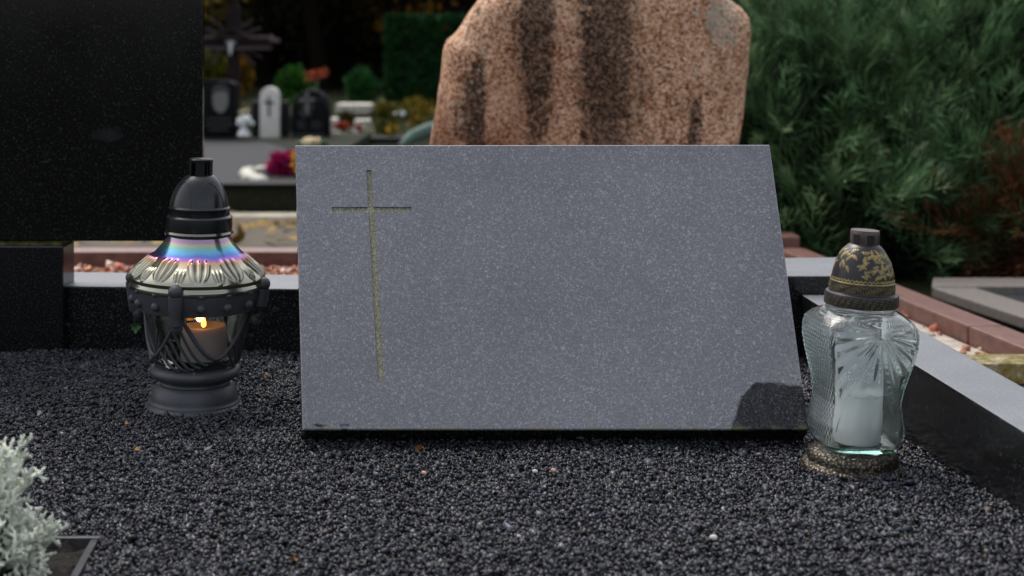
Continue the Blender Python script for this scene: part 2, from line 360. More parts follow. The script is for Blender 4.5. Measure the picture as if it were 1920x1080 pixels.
plain('pink_kerb', (0.165, 0.078, 0.062), 0.42, 0.3, 45, 0.1)
plain('cement', (0.42, 0.36, 0.3), 0.85, 0.3, 40, 0.3)
plain('brown_kerb', (0.15, 0.13, 0.115), 0.6, 0.22, 120)
t = NT('moss_stone'); c = t.ramp(t.noise(55, 4, 0.7), [(0.3, (0.05, 0.05, 0.02)), (0.5, (0.22, 0.17, 0.05)), (0.62, (0.3, 0.27, 0.18)), (0.75, (0.55, 0.5, 0.42))]); t.set(col=c, rough=0.9); t.bump(t.noise(90, 4), 0.6, 0.01); M['moss_stone'] = t.m
t = NT('moss_dark'); c = t.ramp(t.noise(30, 4, 0.7), [(0.3, (0.008, 0.01, 0.005)), (0.7, (0.03, 0.031, 0.018))]); t.set(col=c, rough=0.9, spec=0.15); t.bump(t.noise(60, 4), 0.6, 0.01); M['moss_dark'] = t.m
plain('light_stone', (0.45, 0.4, 0.31), 0.8, 0.35, 12, 0.3)
plain('grey_slab', (0.026, 0.027, 0.03), 0.7, 0.2, 60, spec=0.15)
plain('grey_field', (0.022, 0.023, 0.027), 0.8, 0.25, 50, spec=0.2)
plain('white_stone', (0.66, 0.62, 0.57), 0.7, 0.12, 25)
plain('white_marble', (0.55, 0.52, 0.44), 0.7, 0.2, 14)
plain('etch', (0.17, 0.165, 0.15), 0.8, 0.5, 90)
plain('dim_etch', (0.05, 0.05, 0.046), 0.8, 0.5, 60)
plain('dark_stone', (0.014, 0.016, 0.015), 0.6, 0.3, 30, spec=0.15)
plain('black_stone', (0.0035, 0.0035, 0.0037), 0.5, 0.3, 30, spec=0.12)
plain('black_paint', (0.006, 0.006, 0.006), 0.5)
plain('dark_wood', (0.02, 0.013, 0.013), 0.8, 0.35, 20, 0.3, spec=0.1)
plain('highlit_wood', (0.1, 0.075, 0.08), 0.8, 0.35, 30, 0.3, spec=0.1)  # paler wood, edge highlights of the cross put into its colour
plain('white_paint', (0.68, 0.68, 0.7), 0.5, 0.1)
plain('white_petal', (0.75, 0.76, 0.76), 0.6, 0.1)
plain('cream_petal', (0.75, 0.6, 0.36), 0.6, 0.2, 40)
plain('yellow_petal', (0.75, 0.45, 0.04), 0.6, 0.2, 40)
plain('orange_petal', (0.55, 0.16, 0.04), 0.6, 0.3, 30)
plain('red_petal', (0.5, 0.03, 0.03), 0.6, 0.3, 30)
plain('leaf_green', (0.03, 0.1, 0.025), 0.6, 0.4, 20)
plain('bark', (0.009, 0.007, 0.005), 0.95, 0.4, 20, 0.5, spec=0.05)
plain('brown_post', (0.2, 0.11, 0.07), 0.8, 0.3, 20)
plain('green_cloth', (0.09, 0.14, 0.115), 0.8, 0.3, 15)
plain('edging_metal', (0.05, 0.051, 0.058), 0.4, 0.35, 60)
t = NT('planter_soil'); t.set(col=t.ramp(t.noise(140, 4, 0.7), [(0.35, (0.004, 0.003, 0.002)), (0.7, (0.02, 0.013, 0.009))]), rough=0.95); t.bump(t.noise(160, 4, 0.7), 1.0, 0.01); M['planter_soil'] = t.m
t = NT('foliage'); t.set(col=t.attr('tone'), rough=0.7, spec=0.08); M['foliage'] = t.m
t = NT('silver_leaf'); t.set(col=t.attr('tone'), rough=0.75, spec=0.2); M['silver_leaf'] = t.m
t = NT('dry_leaf'); t.set(col=t.ramp(t.noise(150, 3), [(0.3, (0.3, 0.11, 0.02)), (0.7, (0.55, 0.28, 0.07))]), rough=0.7); M['dry_leaf'] = t.m
plain('pale_pebble', (0.6, 0.56, 0.52), 0.6, 0.15, 200)
plain('pink_pebble', (0.55, 0.34, 0.24), 0.6, 0.15, 200)

# ------------------------------------------------------------------ ground
def ground_z(x, d):
    pts = [(-1e3, -0.14), (3.7, -0.14), (7.2, -0.5), (8.2, -0.5), (1e3, -0.5)]
    for (a, za), (b, zb) in zip(pts, pts[1:]):
        if d <= b: return za + (zb - za) * (d - a) / (b - a)
    return -0.5
ys = [-250, -60, -15, -5, -2, 0, 1, 2, 3, 3.7, 4.2, 4.8, 5.4, 6, 6.6, 7.2, 8.2, 9, 10, 12, 14, 17, 20, 25, 32, 45, 80, 300]
xs = [-250, -90, -40, -20, -12, -8, -5, -3, -2, -1, 0, 1, 2, 3, 5, 8, 12, 20, 40, 90, 250]
mb = MB()
mb.add([(x, y, ground_z(x, y) + (0.02 * mnoise.noise((x * .7, y * .7, 0)) if y > 4 else 0)) for y in ys for x in xs],
       [(j * len(xs) + i, j * len(xs) + i + 1, (j + 1) * len(xs) + i + 1, (j + 1) * len(xs) + i) for j in range(len(ys) - 1) for i in range(len(xs) - 1)])
tag(link('ground', mb.mesh('ground', 60), M['soil']), kind='structure')
# concrete path between the rows of graves, following the fall of the ground
mb = MB(); pys = [3.62, 4.2, 4.8, 5.4, 6, 6.6, 7.2, 7.55]
mb.add([(x, y, ground_z(0, y) + 0.03) for y in pys for x in (-9, -4, -2, -0.5, 0.45)],
       [(j * 5 + i, j * 5 + i + 1, (j + 1) * 5 + i + 1, (j + 1) * 5 + i) for j in range(len(pys) - 1) for i in range(4)])
tag(link('path', mb.mesh('path'), M['path']), kind='structure')

n = 1500; lx_ = rng.uniform(-4, 0.4, n); ly_ = np.where(rng.uniform(0, 1, n) < .6, rng.normal(6.9, .35, n), rng.uniform(4.0, 7.4, n))
lz_ = np.array([ground_z(0, a) + 0.045 for a in ly_])
def litter(n, c, tones):
    d = rng.normal(0, 1, (n, 3)) * np.array([1, 1, .25]); d /= np.linalg.norm(d, axis=1, keepdims=True); u = np.cross(d, np.array([0, 0, 1.0])); u /= np.maximum(np.linalg.norm(u, axis=1, keepdims=True), 1e-4)
    L = rng.uniform(.04, .08, (n, 1)); v = np.stack([c - d * L * .5, c + u * L * .3, c + d * L * .5, c - u * L * .3], 1).reshape(-1, 3)
    return v, np.arange(n * 4).reshape(n, 4), np.repeat(tones, 4, axis=0)
v, f, tn = litter(n, np.stack([lx_, ly_, lz_], -1), np.array([(0.2, 0.1, 0.03), (0.1, 0.06, 0.03), (0.3, 0.2, 0.05), (0.05, 0.05, 0.02)])[rng.integers(0, 4, n)])
tag(link('leaf_litter', mesh_np('leaf_litter', v, f, {'tone': tn}), M['foliage']), 'fallen brown and yellow leaves strewn over the path', 'leaves', kind='stuff')

# ------------------------------------------------------------------ the black gravel bed of the grave
TILT = R(30)
def inner_x(d): return 0.417 + 0.088 * (1.596 - d)
def outer_x(d): return 0.488 + 0.085 * (1.596 - d)
PLX, PLY = -0.353, 1.297                # inner right/back corner of the planting hole
def bed_z(x, y): 
    return 0.005 * mnoise.noise((x * 5, y * 5, 3.1)) + 0.0025 * mnoise.noise((x * 17, y * 17, 1)) + 0.02 * max(0, min(1, (1.55 - y) / 0.3)) * max(0, min(1, (x - 0.2) / 0.25))
mb = MB()
mb.prism([(-1.6, 0.9), (PLX + 0.006, 0.9), (PLX + 0.006, PLY + 0.006), (inner_x(PLY) + 0.01, PLY + 0.006), (inner_x(2.03) + 0.01, 2.06), (-1.6, 2.09)], -0.13, -0.009)
mb.prism([(PLX + 0.042, 0.9), (inner_x(0.9) + 0.01, 0.9), (inner_x(PLY) + 0.01, PLY + 0.0059), (PLX + 0.0061, PLY + 0.0059)], -0.13, -0.009)
tag(link('gravel_bed', mb.mesh('gravel_bed'), M['gravel_bed']), kind='structure')
def chips(n, xy, size, zfun, tones, flat=0.62, zr_=0.004):
    oct_ = np.array([(1, 0, 0), (0, 1, 0), (-1, 0, 0), (0, -1, 0), (0, 0, 1), (0, 0, -1)], float)
    tri = np.array([(0, 1, 4), (1, 2, 4), (2, 3, 4), (3, 0, 4), (1, 0, 5), (2, 1, 5), (3, 2, 5), (0, 3, 5)])
    v = oct_[None] * rng.uniform(0.65, 1.35, (n, 6, 1)) + rng.normal(0, 0.33, (n, 6, 3))
    s = size * rng.lognormal(0, 0.28, (n, 1, 1)) * np.stack([rng.uniform(.7, 1.25, n), rng.uniform(.6, 1.0, n), rng.uniform(.5, .85, n)], -1)[:, None]
    v = v * s
    a = rng.uniform(0, 2 * np.pi, n); b = rng.normal(0, flat, n); g = rng.normal(0, flat, n)
    ca, sa, cb, sb, cg, sg = np.cos(a), np.sin(a), np.cos(b), np.sin(b), np.cos(g), np.sin(g)
    Rz = np.zeros((n, 3, 3)); Rz[:, 0, 0] = ca; Rz[:, 0, 1] = -sa; Rz[:, 1, 0] = sa; Rz[:, 1, 1] = ca; Rz[:, 2, 2] = 1
    Rx = np.zeros((n, 3, 3)); Rx[:, 0, 0] = 1; Rx[:, 1, 1] = cb; Rx[:, 1, 2] = -sb; Rx[:, 2, 1] = sb; Rx[:, 2, 2] = cb
    Ry = np.zeros((n, 3, 3)); Ry[:, 1, 1] = 1; Ry[:, 0, 0] = cg; Ry[:, 0, 2] = sg; Ry[:, 2, 0] = -sg; Ry[:, 2, 2] = cg
    v = np.einsum('nij,nkj->nki', Rx @ Ry @ Rz, v)
    z = zfun(xy) + rng.uniform(-zr_, zr_ * 0.6, n)
    v += np.stack([xy[:, 0], xy[:, 1], z], -1)[:, None]
    f = tri[None] + (np.arange(n) * 6)[:, None, None]
    return v.reshape(-1, 3), f.reshape(-1, 3), np.repeat(tones, 6, axis=0)
def scatter(n, x0, x1, y0, y1): return np.stack([rng.uniform(x0, x1, n), rng.uniform(y0, y1, n)], -1)
xy = scatter(250000, -0.98, 0.50, 1.02, 2.09)
keep = (xy[:, 0] < 0.417 + 0.088 * (1.596 - xy[:, 1]) + 0.002) & ~((xy[:, 0] < PLX + 0.007 + 0.09 * np.clip(PLY - xy[:, 1], 0, 1)) & (xy[:, 1] < PLY + 0.01))
keep &= ~((np.abs(xy[:, 0] + 0.367) < 0.052) & (np.hypot(xy[:, 0] + 0.367, xy[:, 1] - 1.78) < 0.046))
keep &= rng.uniform(0, 1, len(xy)) < np.clip(1.25 - (xy[:, 1] - 1.1) * 0.25, 0, 1)
xy = xy[keep]; n = len(xy)
tb = rng.lognormal(0, 0.58, n)[:, None] * np.array([[0.029, 0.030, 0.037]])
tb *= (1 + rng.normal(0, 0.08, (n, 3)))
odd = rng.uniform(0, 1, n); tb[odd < 0.035] *= np.array([2.4, 2.0, 1.6]); tb[odd < 0.003] = np.array([0.14, 0.08, 0.05]); tb[(odd > 0.03) & (odd < 0.07)] *= np.array([1.0, 1.05, 1.25])
tb[odd > 0.9995] = 0.3
zf = np.vectorize(bed_z)
v, f, tn = chips(n, xy, 0.0022, lambda q: zf(q[:, 0], q[:, 1]), np.clip(tb, 0.003, 0.7), zr_=0.005)
tag(link('black_gravel', mesh_np('black_gravel', v, f, {'tone': tn}), M['gravel']), 'loose black crushed stone gravel filling the grave bed', 'gravel', kind='stuff')

# ------------------------------------------------------------------ kerbs of the grave
def kerb(name, poly, z0, z1, label, m='kerb_granite', bev=0.0025, group=None):
    c = sum((Vector((p[0], p[1], 0)) for p in poly), Vector()) / len(poly); c.z = z0
    return single(name, MB().prism(poly, z0, z1, bev), M[m], label, 'kerb', c, None, group)
kerb('granite_kerb', [(-0.70, 2.104), (0.02, 2.05), (0.02, 2.165), (-0.70, 2.225)], -0.13, 0.086, 'black polished kerb with grey top behind the dark lantern')
kerb('granite_kerb', [(0.022, 2.03), (0.478, 2.03), (0.485, 2.2), (0.022, 2.17)], -0.13, 0.110, 'black kerb with grey top crossing behind the bronze lidded lantern')
kerb('granite_kerb', [(inner_x(0.8), 0.8), (outer_x(0.8), 0.8), (outer_x(2.027), 2.027), (inner_x(2.027), 2.027)], -0.13, 0.086, 'long black kerb with pale grey top running along the right of the gravel')

# ------------------------------------------------------------------ black headstone on its block
hb = (-0.85, 2.08, 0.0)
hs_ = thing('headstone', 'large polished black headstone slab standing on a black block', 'headstone', hb)
bx1 = X(118, 2.08)
part('base_block', MB().hexa([(-1.2, 2.08, -0.13), (bx1, 2.08, -0.13), (bx1, 2.136, -0.13), (-1.2, 2.136, -0.13)],
                             [(-1.2, 2.08, 0.143), (bx1, 2.08, 0.143), (bx1, 2.136, 0.143), (-1.2, 2.136, 0.143)], 0.003), M['black_granite'], hs_)
part('mortar_joint', MB().box(-1.19, bx1 - 0.002, 2.083, 2.134, 0.1425, 0.1495), M['mortar'], hs_)
sx1 = X(381, 2.08)
part('slab', MB().hexa([(-1.25, 2.076, 0.1492), (sx1, 2.076, 0.1492), (sx1 - 0.0105, 2.140, 0.1492), (-1.25, 2.140, 0.1492)],
                       [(-1.25, 2.076, 0.95), (sx1, 2.076, 0.95), (sx1 - 0.0105, 2.140, 0.95), (-1.25, 2.140, 0.95)], 0.0015), M['headstone_black'], hs_)

# ------------------------------------------------------------------ tilted plaque with engraved cross
B0 = Vector((0, 1.588, Z(806, 1.588))); NRM = Vector((0, -math.cos(TILT), math.sin(TILT))); UPV = Vector((0, math.sin(TILT), math.cos(TILT)))
def on_plaque(px, py):
    r = Vector(((px - 960) / F, 1, -(py - HZ) / F)); o = Vector((0, 0, HC))
    k = (B0 - o).dot(NRM) / r.dot(NRM); q = o + r * k
    return (q.x, (q - B0).dot(UPV))
def pw(u, vv, h=0.0): return B0 + Vector((u, 0, 0)) + UPV * vv + NRM * h
ou = [on_plaque(567, 806), on_plaque(1516, 806), on_plaque(1443, 271), on_plaque(553, 272)]
cr_ = [on_plaque(*p) for p in [(708, 716), (720, 716), (702, 397), (771, 397), (771, 388), (700, 388), (696, 319), (687, 319), (690, 388), (622, 388), (622, 397), (691, 397)]]
pl = thing('grave_plaque', 'blue grey speckled granite plaque leaning back, engraved with a cross', 'plaque', (0.03, 1.72, 0.0))
cen = (sum(p[0] for p in ou) / 4, sum(p[1] for p in ou) / 4); ch = 0.0012
ins = [(p[0] + (ch if p[0] < cen[0] else -ch), p[1] + (ch if p[1] < cen[1] else -ch)) for p in ou]
TH = 0.042
mb = MB(); eb = MB(); vs = [pw(*p) for p in ins] + [pw(*p) for p in cr_]
tris = tessellate_polygon([[Vector((p[0], p[1], 0)) for p in ins], [Vector((p[0], p[1], 0)) for p in cr_]])
mb.add(vs, tris)
o4 = [pw(p[0], p[1], -ch) for p in ou]; i4 = [pw(*p) for p in ins]
bk = [pw(ou[0][0] - 0.006, ou[0][1], -TH), pw(ou[1][0], ou[1][1], -TH), pw(ou[2][0], ou[2][1], -TH), pw(ou[3][0] - 0.0045, ou[3][1], -TH)]
for k in range(4):
    j = (k + 1) % 4
    mb.add([i4[k], i4[j], o4[j], o4[k]], [(0, 1, 2, 3)]); eb.add([o4[k], o4[j], bk[j], bk[k]], [(0, 1, 2, 3)])
eb.add(bk, [(3, 2, 1, 0)])
cw = len(cr_); D = 0.003
for k in range(cw):
    j = (k + 1) % cw; mb.add([pw(*cr_[k]), pw(*cr_[j]), pw(*cr_[j], -D), pw(*cr_[k], -D)], [(0, 1, 2, 3)])
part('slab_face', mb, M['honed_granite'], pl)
part('slab_body', eb, M['black_granite'], pl)
me = MB(); t2 = tessellate_polygon([[Vector((p[0], p[1], 0)) for p in cr_]]); me.add([pw(*p, -D + 0.0002) for p in cr_], t2)
part('engraved_cross', me, M['engraving'], pl)
# the low wedge that props it from behind
part('prop', MB().hexa([(-0.16, 1.70, -0.005), (0.2, 1.70, -0.005), (0.2, 1.83, -0.005), (-0.16, 1.83, -0.005)],
                       [(-0.16, 1.757, 0.10), (0.2, 1.757, 0.10), (0.2, 1.80, 0.10), (-0.16, 1.80, 0.10)], 0.003), M['black_granite'], pl)

# ------------------------------------------------------------------ dark lantern (left)
def grid_mesh(name, fn, nu, nv, attrs=False, wrap=True):
    """fn(theta array, t array) -> xyz arrays (+ relief)"""
    th = np.linspace(0, 2 * np.pi, nu, endpoint=False); tt = np.linspace(0, 1, nv)
    T, U = np.meshgrid(th, tt, indexing='ij'); res = fn(T, U)
    v = np.stack(res[:3], -1).reshape(-1, 3)
    i = np.arange(nu)[:, None]; k = np.arange(nv - 1)[None]
    a = i * nv + k; b = ((i + 1) % nu) * nv + k
    f = np.stack([a, b, b + 1, a + 1], -1).reshape(-1, 4)
    return mesh_np(name, v, f, {'relief': res[3].ravel()} if len(res) > 3 else None, smooth=True)
SL = 1.78 / F
def prof(pts, s): return [(r * s, z * s) for r, z in pts]
def smooth_prof(pts, n=6):
    out = []
    m = len(pts)
    for i in range(m - 1):
        p0 = pts[max(i - 1, 0)]; p1 = pts[i]; p2 = pts[i + 1]; p3 = pts[min(i + 2, m - 1)]
        for k in range(n):
            t_ = k / n
            out.append(tuple(0.5 * ((2 * p1[q]) + (-p0[q] + p2[q]) * t_ + (2 * p0[q] - 5 * p1[q] + 4 * p2[q] - p3[q]) * t_ ** 2 + (-p0[q] + 3 * p1[q] - 3 * p2[q] + p3[q]) * t_ ** 3) for q in (0, 1)))
    out.append(pts[-1]); return out
LX, LY = X(364, 1.78), 1.78
lan = thing('grave_lantern', 'tall dark grey lantern with rainbow mirrored shoulder and burning candle', 'lantern', (LX, LY, -0.003), rot=(R(0.5), R(1.7), 0))
def lp(name, mb, m, parent=lan, smooth=40): return part(name, mb, m, parent, smooth, world=False)
yb = 760
def h(y): return yb - y
# foot
lp('foot', MB().lathe(prof(smooth_prof([(76, -16), (83, -10), (89, 0), (91, 6), (89, 10)], 3) + [(84.5, 13), (84, 16), (82, 18.5)] + smooth_prof([(81, 20), (79.5, 31), (75, 42), (69, 49)], 4) + [(64.5, 50), (63, 54), (64, 59)] +
                           smooth_prof([(75, 60), (82, 66), (84, 73), (81, 80), (74, 84)], 4), SL), 96), M['grey_plastic'], smooth=28)
# smoky glass cup with real wall thickness
cup_o = smooth_prof([(70, 84), (78, 92), (82, 110), (92, 165), (100, 200), (106, 226)], 5); cup_i = [(r - 5, z + (4 if k == 0 else 0)) for k, (r, z) in enumerate(cup_o)]
def cup_r(z): return float(np.interp(z, [q[1] for q in cup_o], [q[0] for q in cup_o]))
lp('glass_cup', MB().lathe(prof([(0.0001, 84)] + cup_o + cup_i[::-1] + [(0.0001, 88)], SL), 96), M['smoke_glass'], smooth=60)
# holder band
lp('holder_band', MB().lathe(prof([(104, 190), (112, 192), (119, 214), (121, 228), (118, 229), (114, 229), (104, 196)], SL), 96), M['grey_plastic'], smooth=30)
post_a = [R(-6.5 + 90 * k) for k in range(4)]
for a in post_a:
    def pt(r, z, da=0.0): return (r * SL * math.sin(a + da), -r * SL * math.cos(a + da), z * SL)
    po = lp('post', MB().tube([pt(112, 176), pt(120, 182), pt(122, 200), pt(125, 222), pt(126, 232)], [9 * SL, 11.5 * SL, 12.5 * SL, 13 * SL, 13 * SL], 16), M['grey_plastic'], smooth=50)
    lp('knob', MB().ball(pt(126, 240), 13.5 * SL, 16, 10, (1, 1, 0.95)), M['grey_plastic'], po, 60)
    lp('drop', MB().ball(pt(113, 174), 11 * SL, 14, 8, (1, 1, 1.15)), M['grey_plastic'], po, 60)
    for q in (-48 + 0, -24, 0):
        da = R(q + 69)
        rv = lp('rivet', MB().ball(pt(117.5, 208, da), 8.5 * SL, 12, 8), M['grey_plastic'], smooth=60)
        lp('rivet_tab', MB().ball(pt(120, 230, da), 6 * SL, 8, 6, (1, 1, 0.8)), M['grey_plastic'], rv, 60)
# swept ribs of the open frame
zt, zv = 184, 108
def cpt(a, z, lift=2.0):
    r = (cup_r(z) + lift) * SL; return (r * math.sin(a), -r * math.cos(a), z * SL)
for i_, a in enumerate(post_a):
    A = [(a + R(3 + 42 * u), zt - (zt - zv) * (1 - (1 - u) ** 1.9)) for u in np.linspace(0, 1, 14)]
    Bc = [(a + R(-3 - 42 * u), zt - (zt - zv) * (1 - (1 - u) ** 1.7)) for u in np.linspace(0, 1, 14)]
    fr = lp('frame_rib', MB().tube([cpt(*q) for q in A], [4.2 * SL] * 14, 8), M['grey_plastic'], smooth=60)
    lp('frame_rib', MB().tube([cpt(*q) for q in Bc], [3.6 * SL] * 14, 8), M['grey_plastic'], smooth=60)
    for k, (s_, a1, z1) in enumerate([(-3, 33, 98), (-8, 24, 93), (-14, 16, 89), (-21, 8, 87), (-30, -2, 86)]):
        z0 = zt - 10 - 13 * k
        pts = [(a + R(s_ + (a1 - s_) * u), z0 - (z0 - z1) * (1 - (1 - u) ** 2.0)) for u in np.linspace(0, 1, 10)]
        lp('frame_rib', MB().tube([cpt(*q) for q in pts], [2.9 * SL] * 10, 6), M['grey_plastic'], smooth=60)
    # solid web where the ribs run together
    vv = []; nn = 12
    for u in np.linspace(0, 1, nn):
        ang = a + R(20 + 50 * u); zt_ = 88 + (zv - 88) * max(0, 1 - abs(u - 0.5) * 1.9)
        vv += [cpt(ang, 84, 1.6), cpt(ang, zt_, 1.6)]
    web = MB().add(vv, [(2 * q, 2 * q + 2, 2 * q + 3, 2 * q + 1) for q in range(nn - 1)])
    lp('frame_web', web, M['grey_plastic'], smooth=60)
# lustre shoulder with petal relief
sh = smooth_prof([(110, 224), (122, 229), (124, 236), (121, 243), (125, 250), (116, 262), (100, 276), (84, 291), (70, 306), (60, 320), (56, 330)], 8)
sr = np.array([q[0] for q in sh]); sz = np.array([q[1] for q in sh]); spt = np.linspace(0, 1, len(sh))
def shoulder(T, U):
    r = np.interp(U, spt, sr); z = np.interp(U, spt, sz)
    NP = 10
    def petals(ph, wid, z0, z1):
        q = ((T + ph) * NP / (2 * np.pi)) % 1.0 - 0.5
        s = np.clip((z - z0) / (z1 - z0), 0, 1)
        hw = wid * np.sqrt(np.clip(s, 0, 1)) * (1 - 0.25 * s)
        e = np.abs(q) / np.maximum(hw, 1e-4)
        ins_ = (z > z0) & (z < z1)
        rim = np.exp(-((e - 0.78) / 0.22) ** 2); rib = np.exp(-(e / 0.2) ** 2)
        fade = np.clip((z1 - z) / 8, 0, 1)
        return np.where(ins_ & (e < 1.4), (rim + rib * 0.9) * fade, 0)
    def inside(ph, wid, z0, z1):
        q = ((T + ph) * NP / (2 * np.pi)) % 1.0 - 0.5
        s = np.clip((z - z0) / (z1 - z0), 0, 1); hw = wid * np.sqrt(s) * (1 - 0.25 * s); e = np.abs(q) / np.maximum(hw, 1e-4)
        return np.where((z > z0) & (z < z1), np.clip((np.minimum(0.62 - e, e - 0.16)) / 0.1, 0, 1) + np.clip((1.25 - np.abs(e - 1.12) * 8) * 1.0, 0, 1) * (s < 0.75), 0) * np.clip((z1 - z) / 6, 0, 1)
    hgt = np.maximum(petals(0.1, 0.42, 253, 292), petals(0.1 + np.pi / NP, 0.2, 251, 276))
    # facet ridge at the neck
    hgt = hgt * 4.2
    bd = 1.6 * np.exp(-((z - 246) / 2.0) ** 2)
    r2 = (r + hgt * 0.6 + bd * 0.0) * SL; z2 = (z + hgt * 0.8) * SL
    ins_m = np.maximum(inside(0.1, 0.42, 253, 292), inside(0.1 + np.pi / NP, 0.2, 251, 276))  # mask for the painted dark petal insides and outlines
    return r2 * np.sin(T), -r2 * np.cos(T), z2, ins_m
link('glass_shoulder', grid_mesh('glass_shoulder', shoulder, 440, 90), M['lustre'], lan)
lp('neck_ring', MB().lathe(prof([(52, 326), (62, 327), (64, 331), (62, 335), (52, 336)], SL), 80), M['dark_chrome'])
lid = lp('lid', MB().lathe(prof([(54, 333), (61, 334), (61.5, 345), (60.5, 360), (58, 363)] + [(56, 364), (56, 376), (57, 377.5), (55, 380)] +
                                smooth_prof([(54, 381), (51, 396), (45, 412), (37, 426), (28, 435), (22, 438), (0.0001, 439)], 4), SL), 96), M['black_plastic'], smooth=35)
for k in range(5):                       # raised arches pressed into the dome
    a = R(-36 + 72 * k); pts = []
    dp = smooth_prof([(54, 381), (51, 396), (45, 412), (37, 426), (28, 435)], 4)
    def dome_r(z): return float(np.interp(z, [q[1] for q in dp], [q[0] for q in dp]))
    for u in np.linspace(0, math.pi, 18):
        z_ = 381 + 46 * math.sin(u); da = R(30) * math.cos(u); r_ = (dome_r(z_) + 0.1) * SL
        pts.append((r_ * math.sin(a + da), -r_ * math.cos(a + da), z_ * SL))
    lp('arch_moulding', MB().tube(pts, 1.1 * SL, 6), M['black_plastic'], lid, 60)
chim = lp('chimney_cap', MB().lathe(prof([(0.0001, 461), (21.5, 461), (22.5, 463), (22.5, 467), (20.5, 469), (0.0001, 469.5)], SL), 48), M['black_plastic'], lid, 35)
lp('chimney_core', MB().lathe(prof([(13, 436), (13, 461.5)], SL), 24), M['black_plastic'], chim, 35)
for k in range(5):
    a = R(8 + 72 * k)
    lp('chimney_pillar', MB().lathe(prof([(18, 434), (22, 434), (22, 462), (18, 462), (18, 434)], SL), 8, a0=a - R(22), a1=a + R(22)), M['black_plastic'], chim, 35)
# candle burning inside
can = thing('burning_candle', 'burning stub candle glowing orange inside the dark lantern', 'candle', (LX + 0.011, LY, -0.003 + 90 * SL))
part('wax_body', MB().lathe(prof(smooth_prof([(0.0001, 4), (42, 4), (43, 10), (42, 50), (41, 64), (39, 67), (33, 62), (20, 56), (0.0001, 54)], 3), SL), 48), M['wax_warm'], can, 50, world=False)
part('green_tray', MB().lathe(prof([(0.0001, 0), (48, 0), (50, 5), (46, 6), (45, 3), (0.0001, 3)], SL), 40), M['green_plastic'], can, 40, world=False)
part('wick', MB().tube([(0, 0, 52 * SL), (0.0006, 0, 64 * SL)], 1.4 * SL, 6), M['wick'], can, None, world=False)
fl = part('flame', MB().lathe(prof(smooth_prof([(0.0001, 61), (4, 65), (4.8, 71), (3, 80), (0.0001, 89)], 4), SL), 16), M['flame'], can, 60, world=False)
fl_l = bpy.data.lights.new('candle_light', 'POINT'); fl_l.energy = 0.006; fl_l.color = (1, 0.5, 0.2); fl_l.shadow_soft_size = 0.004
flo = bpy.data.objects.new('candle_light', fl_l); COL.objects.link(flo); flo.parent = can; flo.location = (0, -0.022, 86 * SL)

# ------------------------------------------------------------------ clear glass lantern with bronze lid (right)
SR = 1.52 / F
RX, RY = X(1598, 1.52), 1.52
ran = thing('grave_lantern', 'clear pressed glass lantern with embossed bronze lid beside the plaque', 'lantern', (RX, RY, 0.001), rot=(R(0.0), R(3.1), 0))
def rp(name, mb, m, parent=ran, smooth=40): return part(name, mb, m, parent, smooth, world=False)
rp('foot', MB().lathe(prof(smooth_prof([(93, -12), (97, 0), (95, 9), (88, 15)], 4) + [(84, 16), (83, 20)] + smooth_prof([(86, 21), (84, 29), (76, 36), (60, 40), (0.0001, 41)], 4), SR), 96), M['bronze_base'])
ROT = R(8)
gz = np.array([40, 46, 58, 74, 90, 108, 133, 160, 185, 212, 240, 262, 276, 287, 294, 299, 303, 306, 309, 311, 314])
gs = np.array([60, 67, 73, 77, 77, 73.5, 69.5, 73, 79, 86, 91.5, 92.5, 90.5, 85, 77, 68.5, 63.5, 66, 66, 63.5, 63])
gn = np.array([3.4, 4.4, 5, 5, 5, 5, 5, 5, 5, 5, 5, 4.8, 4.2, 3.3, 2.6, 2.2, 2, 2, 2, 2, 2])
def gsurf(T, zz, off, relief):
    s = np.interp(zz, gz, gs) - off; nx = np.interp(zz, gz, gn)
    c, sn = np.abs(np.cos(T)), np.abs(np.sin(T))
    rr = s / (c ** nx + sn ** nx) ** (1 / nx)
    lx, ly = rr * np.sin(T), -rr * np.cos(T)                 # T=0: front face
    if relief:
        hgt = np.zeros_like(rr)
        tf = (T + np.pi) % (2 * np.pi) - np.pi
        for k, kind in ((0, 'fan'), (1, 'dia'), (2, 'fan'), (3, 'dia')):
            tl = (tf - k * np.pi / 2 + np.pi) % (2 * np.pi) - np.pi
            on = np.abs(tl) < np.pi / 4; u = np.tan(np.clip(tl, -.78, .78)) * s
            side = np.clip((0.93 - np.abs(np.tan(np.clip(tl, -.78, .78)))) / 0.06, 0, 1) * np.clip((zz - 62) / 8, 0, 1) * np.clip((284 - zz) / 8, 0, 1)
            if kind == 'fan':
                dx, dz = u - 6, zz - 268; rad = np.hypot(dx, dz); ang = np.arctan2(dx, -dz)
                lim = np.clip((185 - rad) / 40, 0, 1) * np.clip((rad - 4) / 18, 0, 1) * np.clip((2.05 - np.abs(ang)) / 0.2, 0, 1)
                hh = (0.5 + 0.5 * np.cos(ang * 21)) ** 1.3 * 4.2 * lim
                hh += 1.6 * np.exp(-(np.abs(dx - (-0.42) * (-dz)) / 1.6) ** 2) * (dz < -20) * np.clip((zz - 70) / 10, 0, 1)
            else:
                a_ = (u + zz * 0.62) / 10.0; b_ = (u - zz * 0.62) / 10.0
                hh = np.abs(np.sin(a_ * np.pi)) * np.abs(np.sin(b_ * np.pi)) * 2.0
            hgt += np.where(on, hh * side, 0)
        f_ = 1 + hgt / np.maximum(rr, 1); lx, ly = lx * f_, ly * f_
    ca, sa = math.cos(ROT), math.sin(ROT)
    return (lx * ca - ly * sa) * SR, (lx * sa + ly * ca) * SR, zz * SR
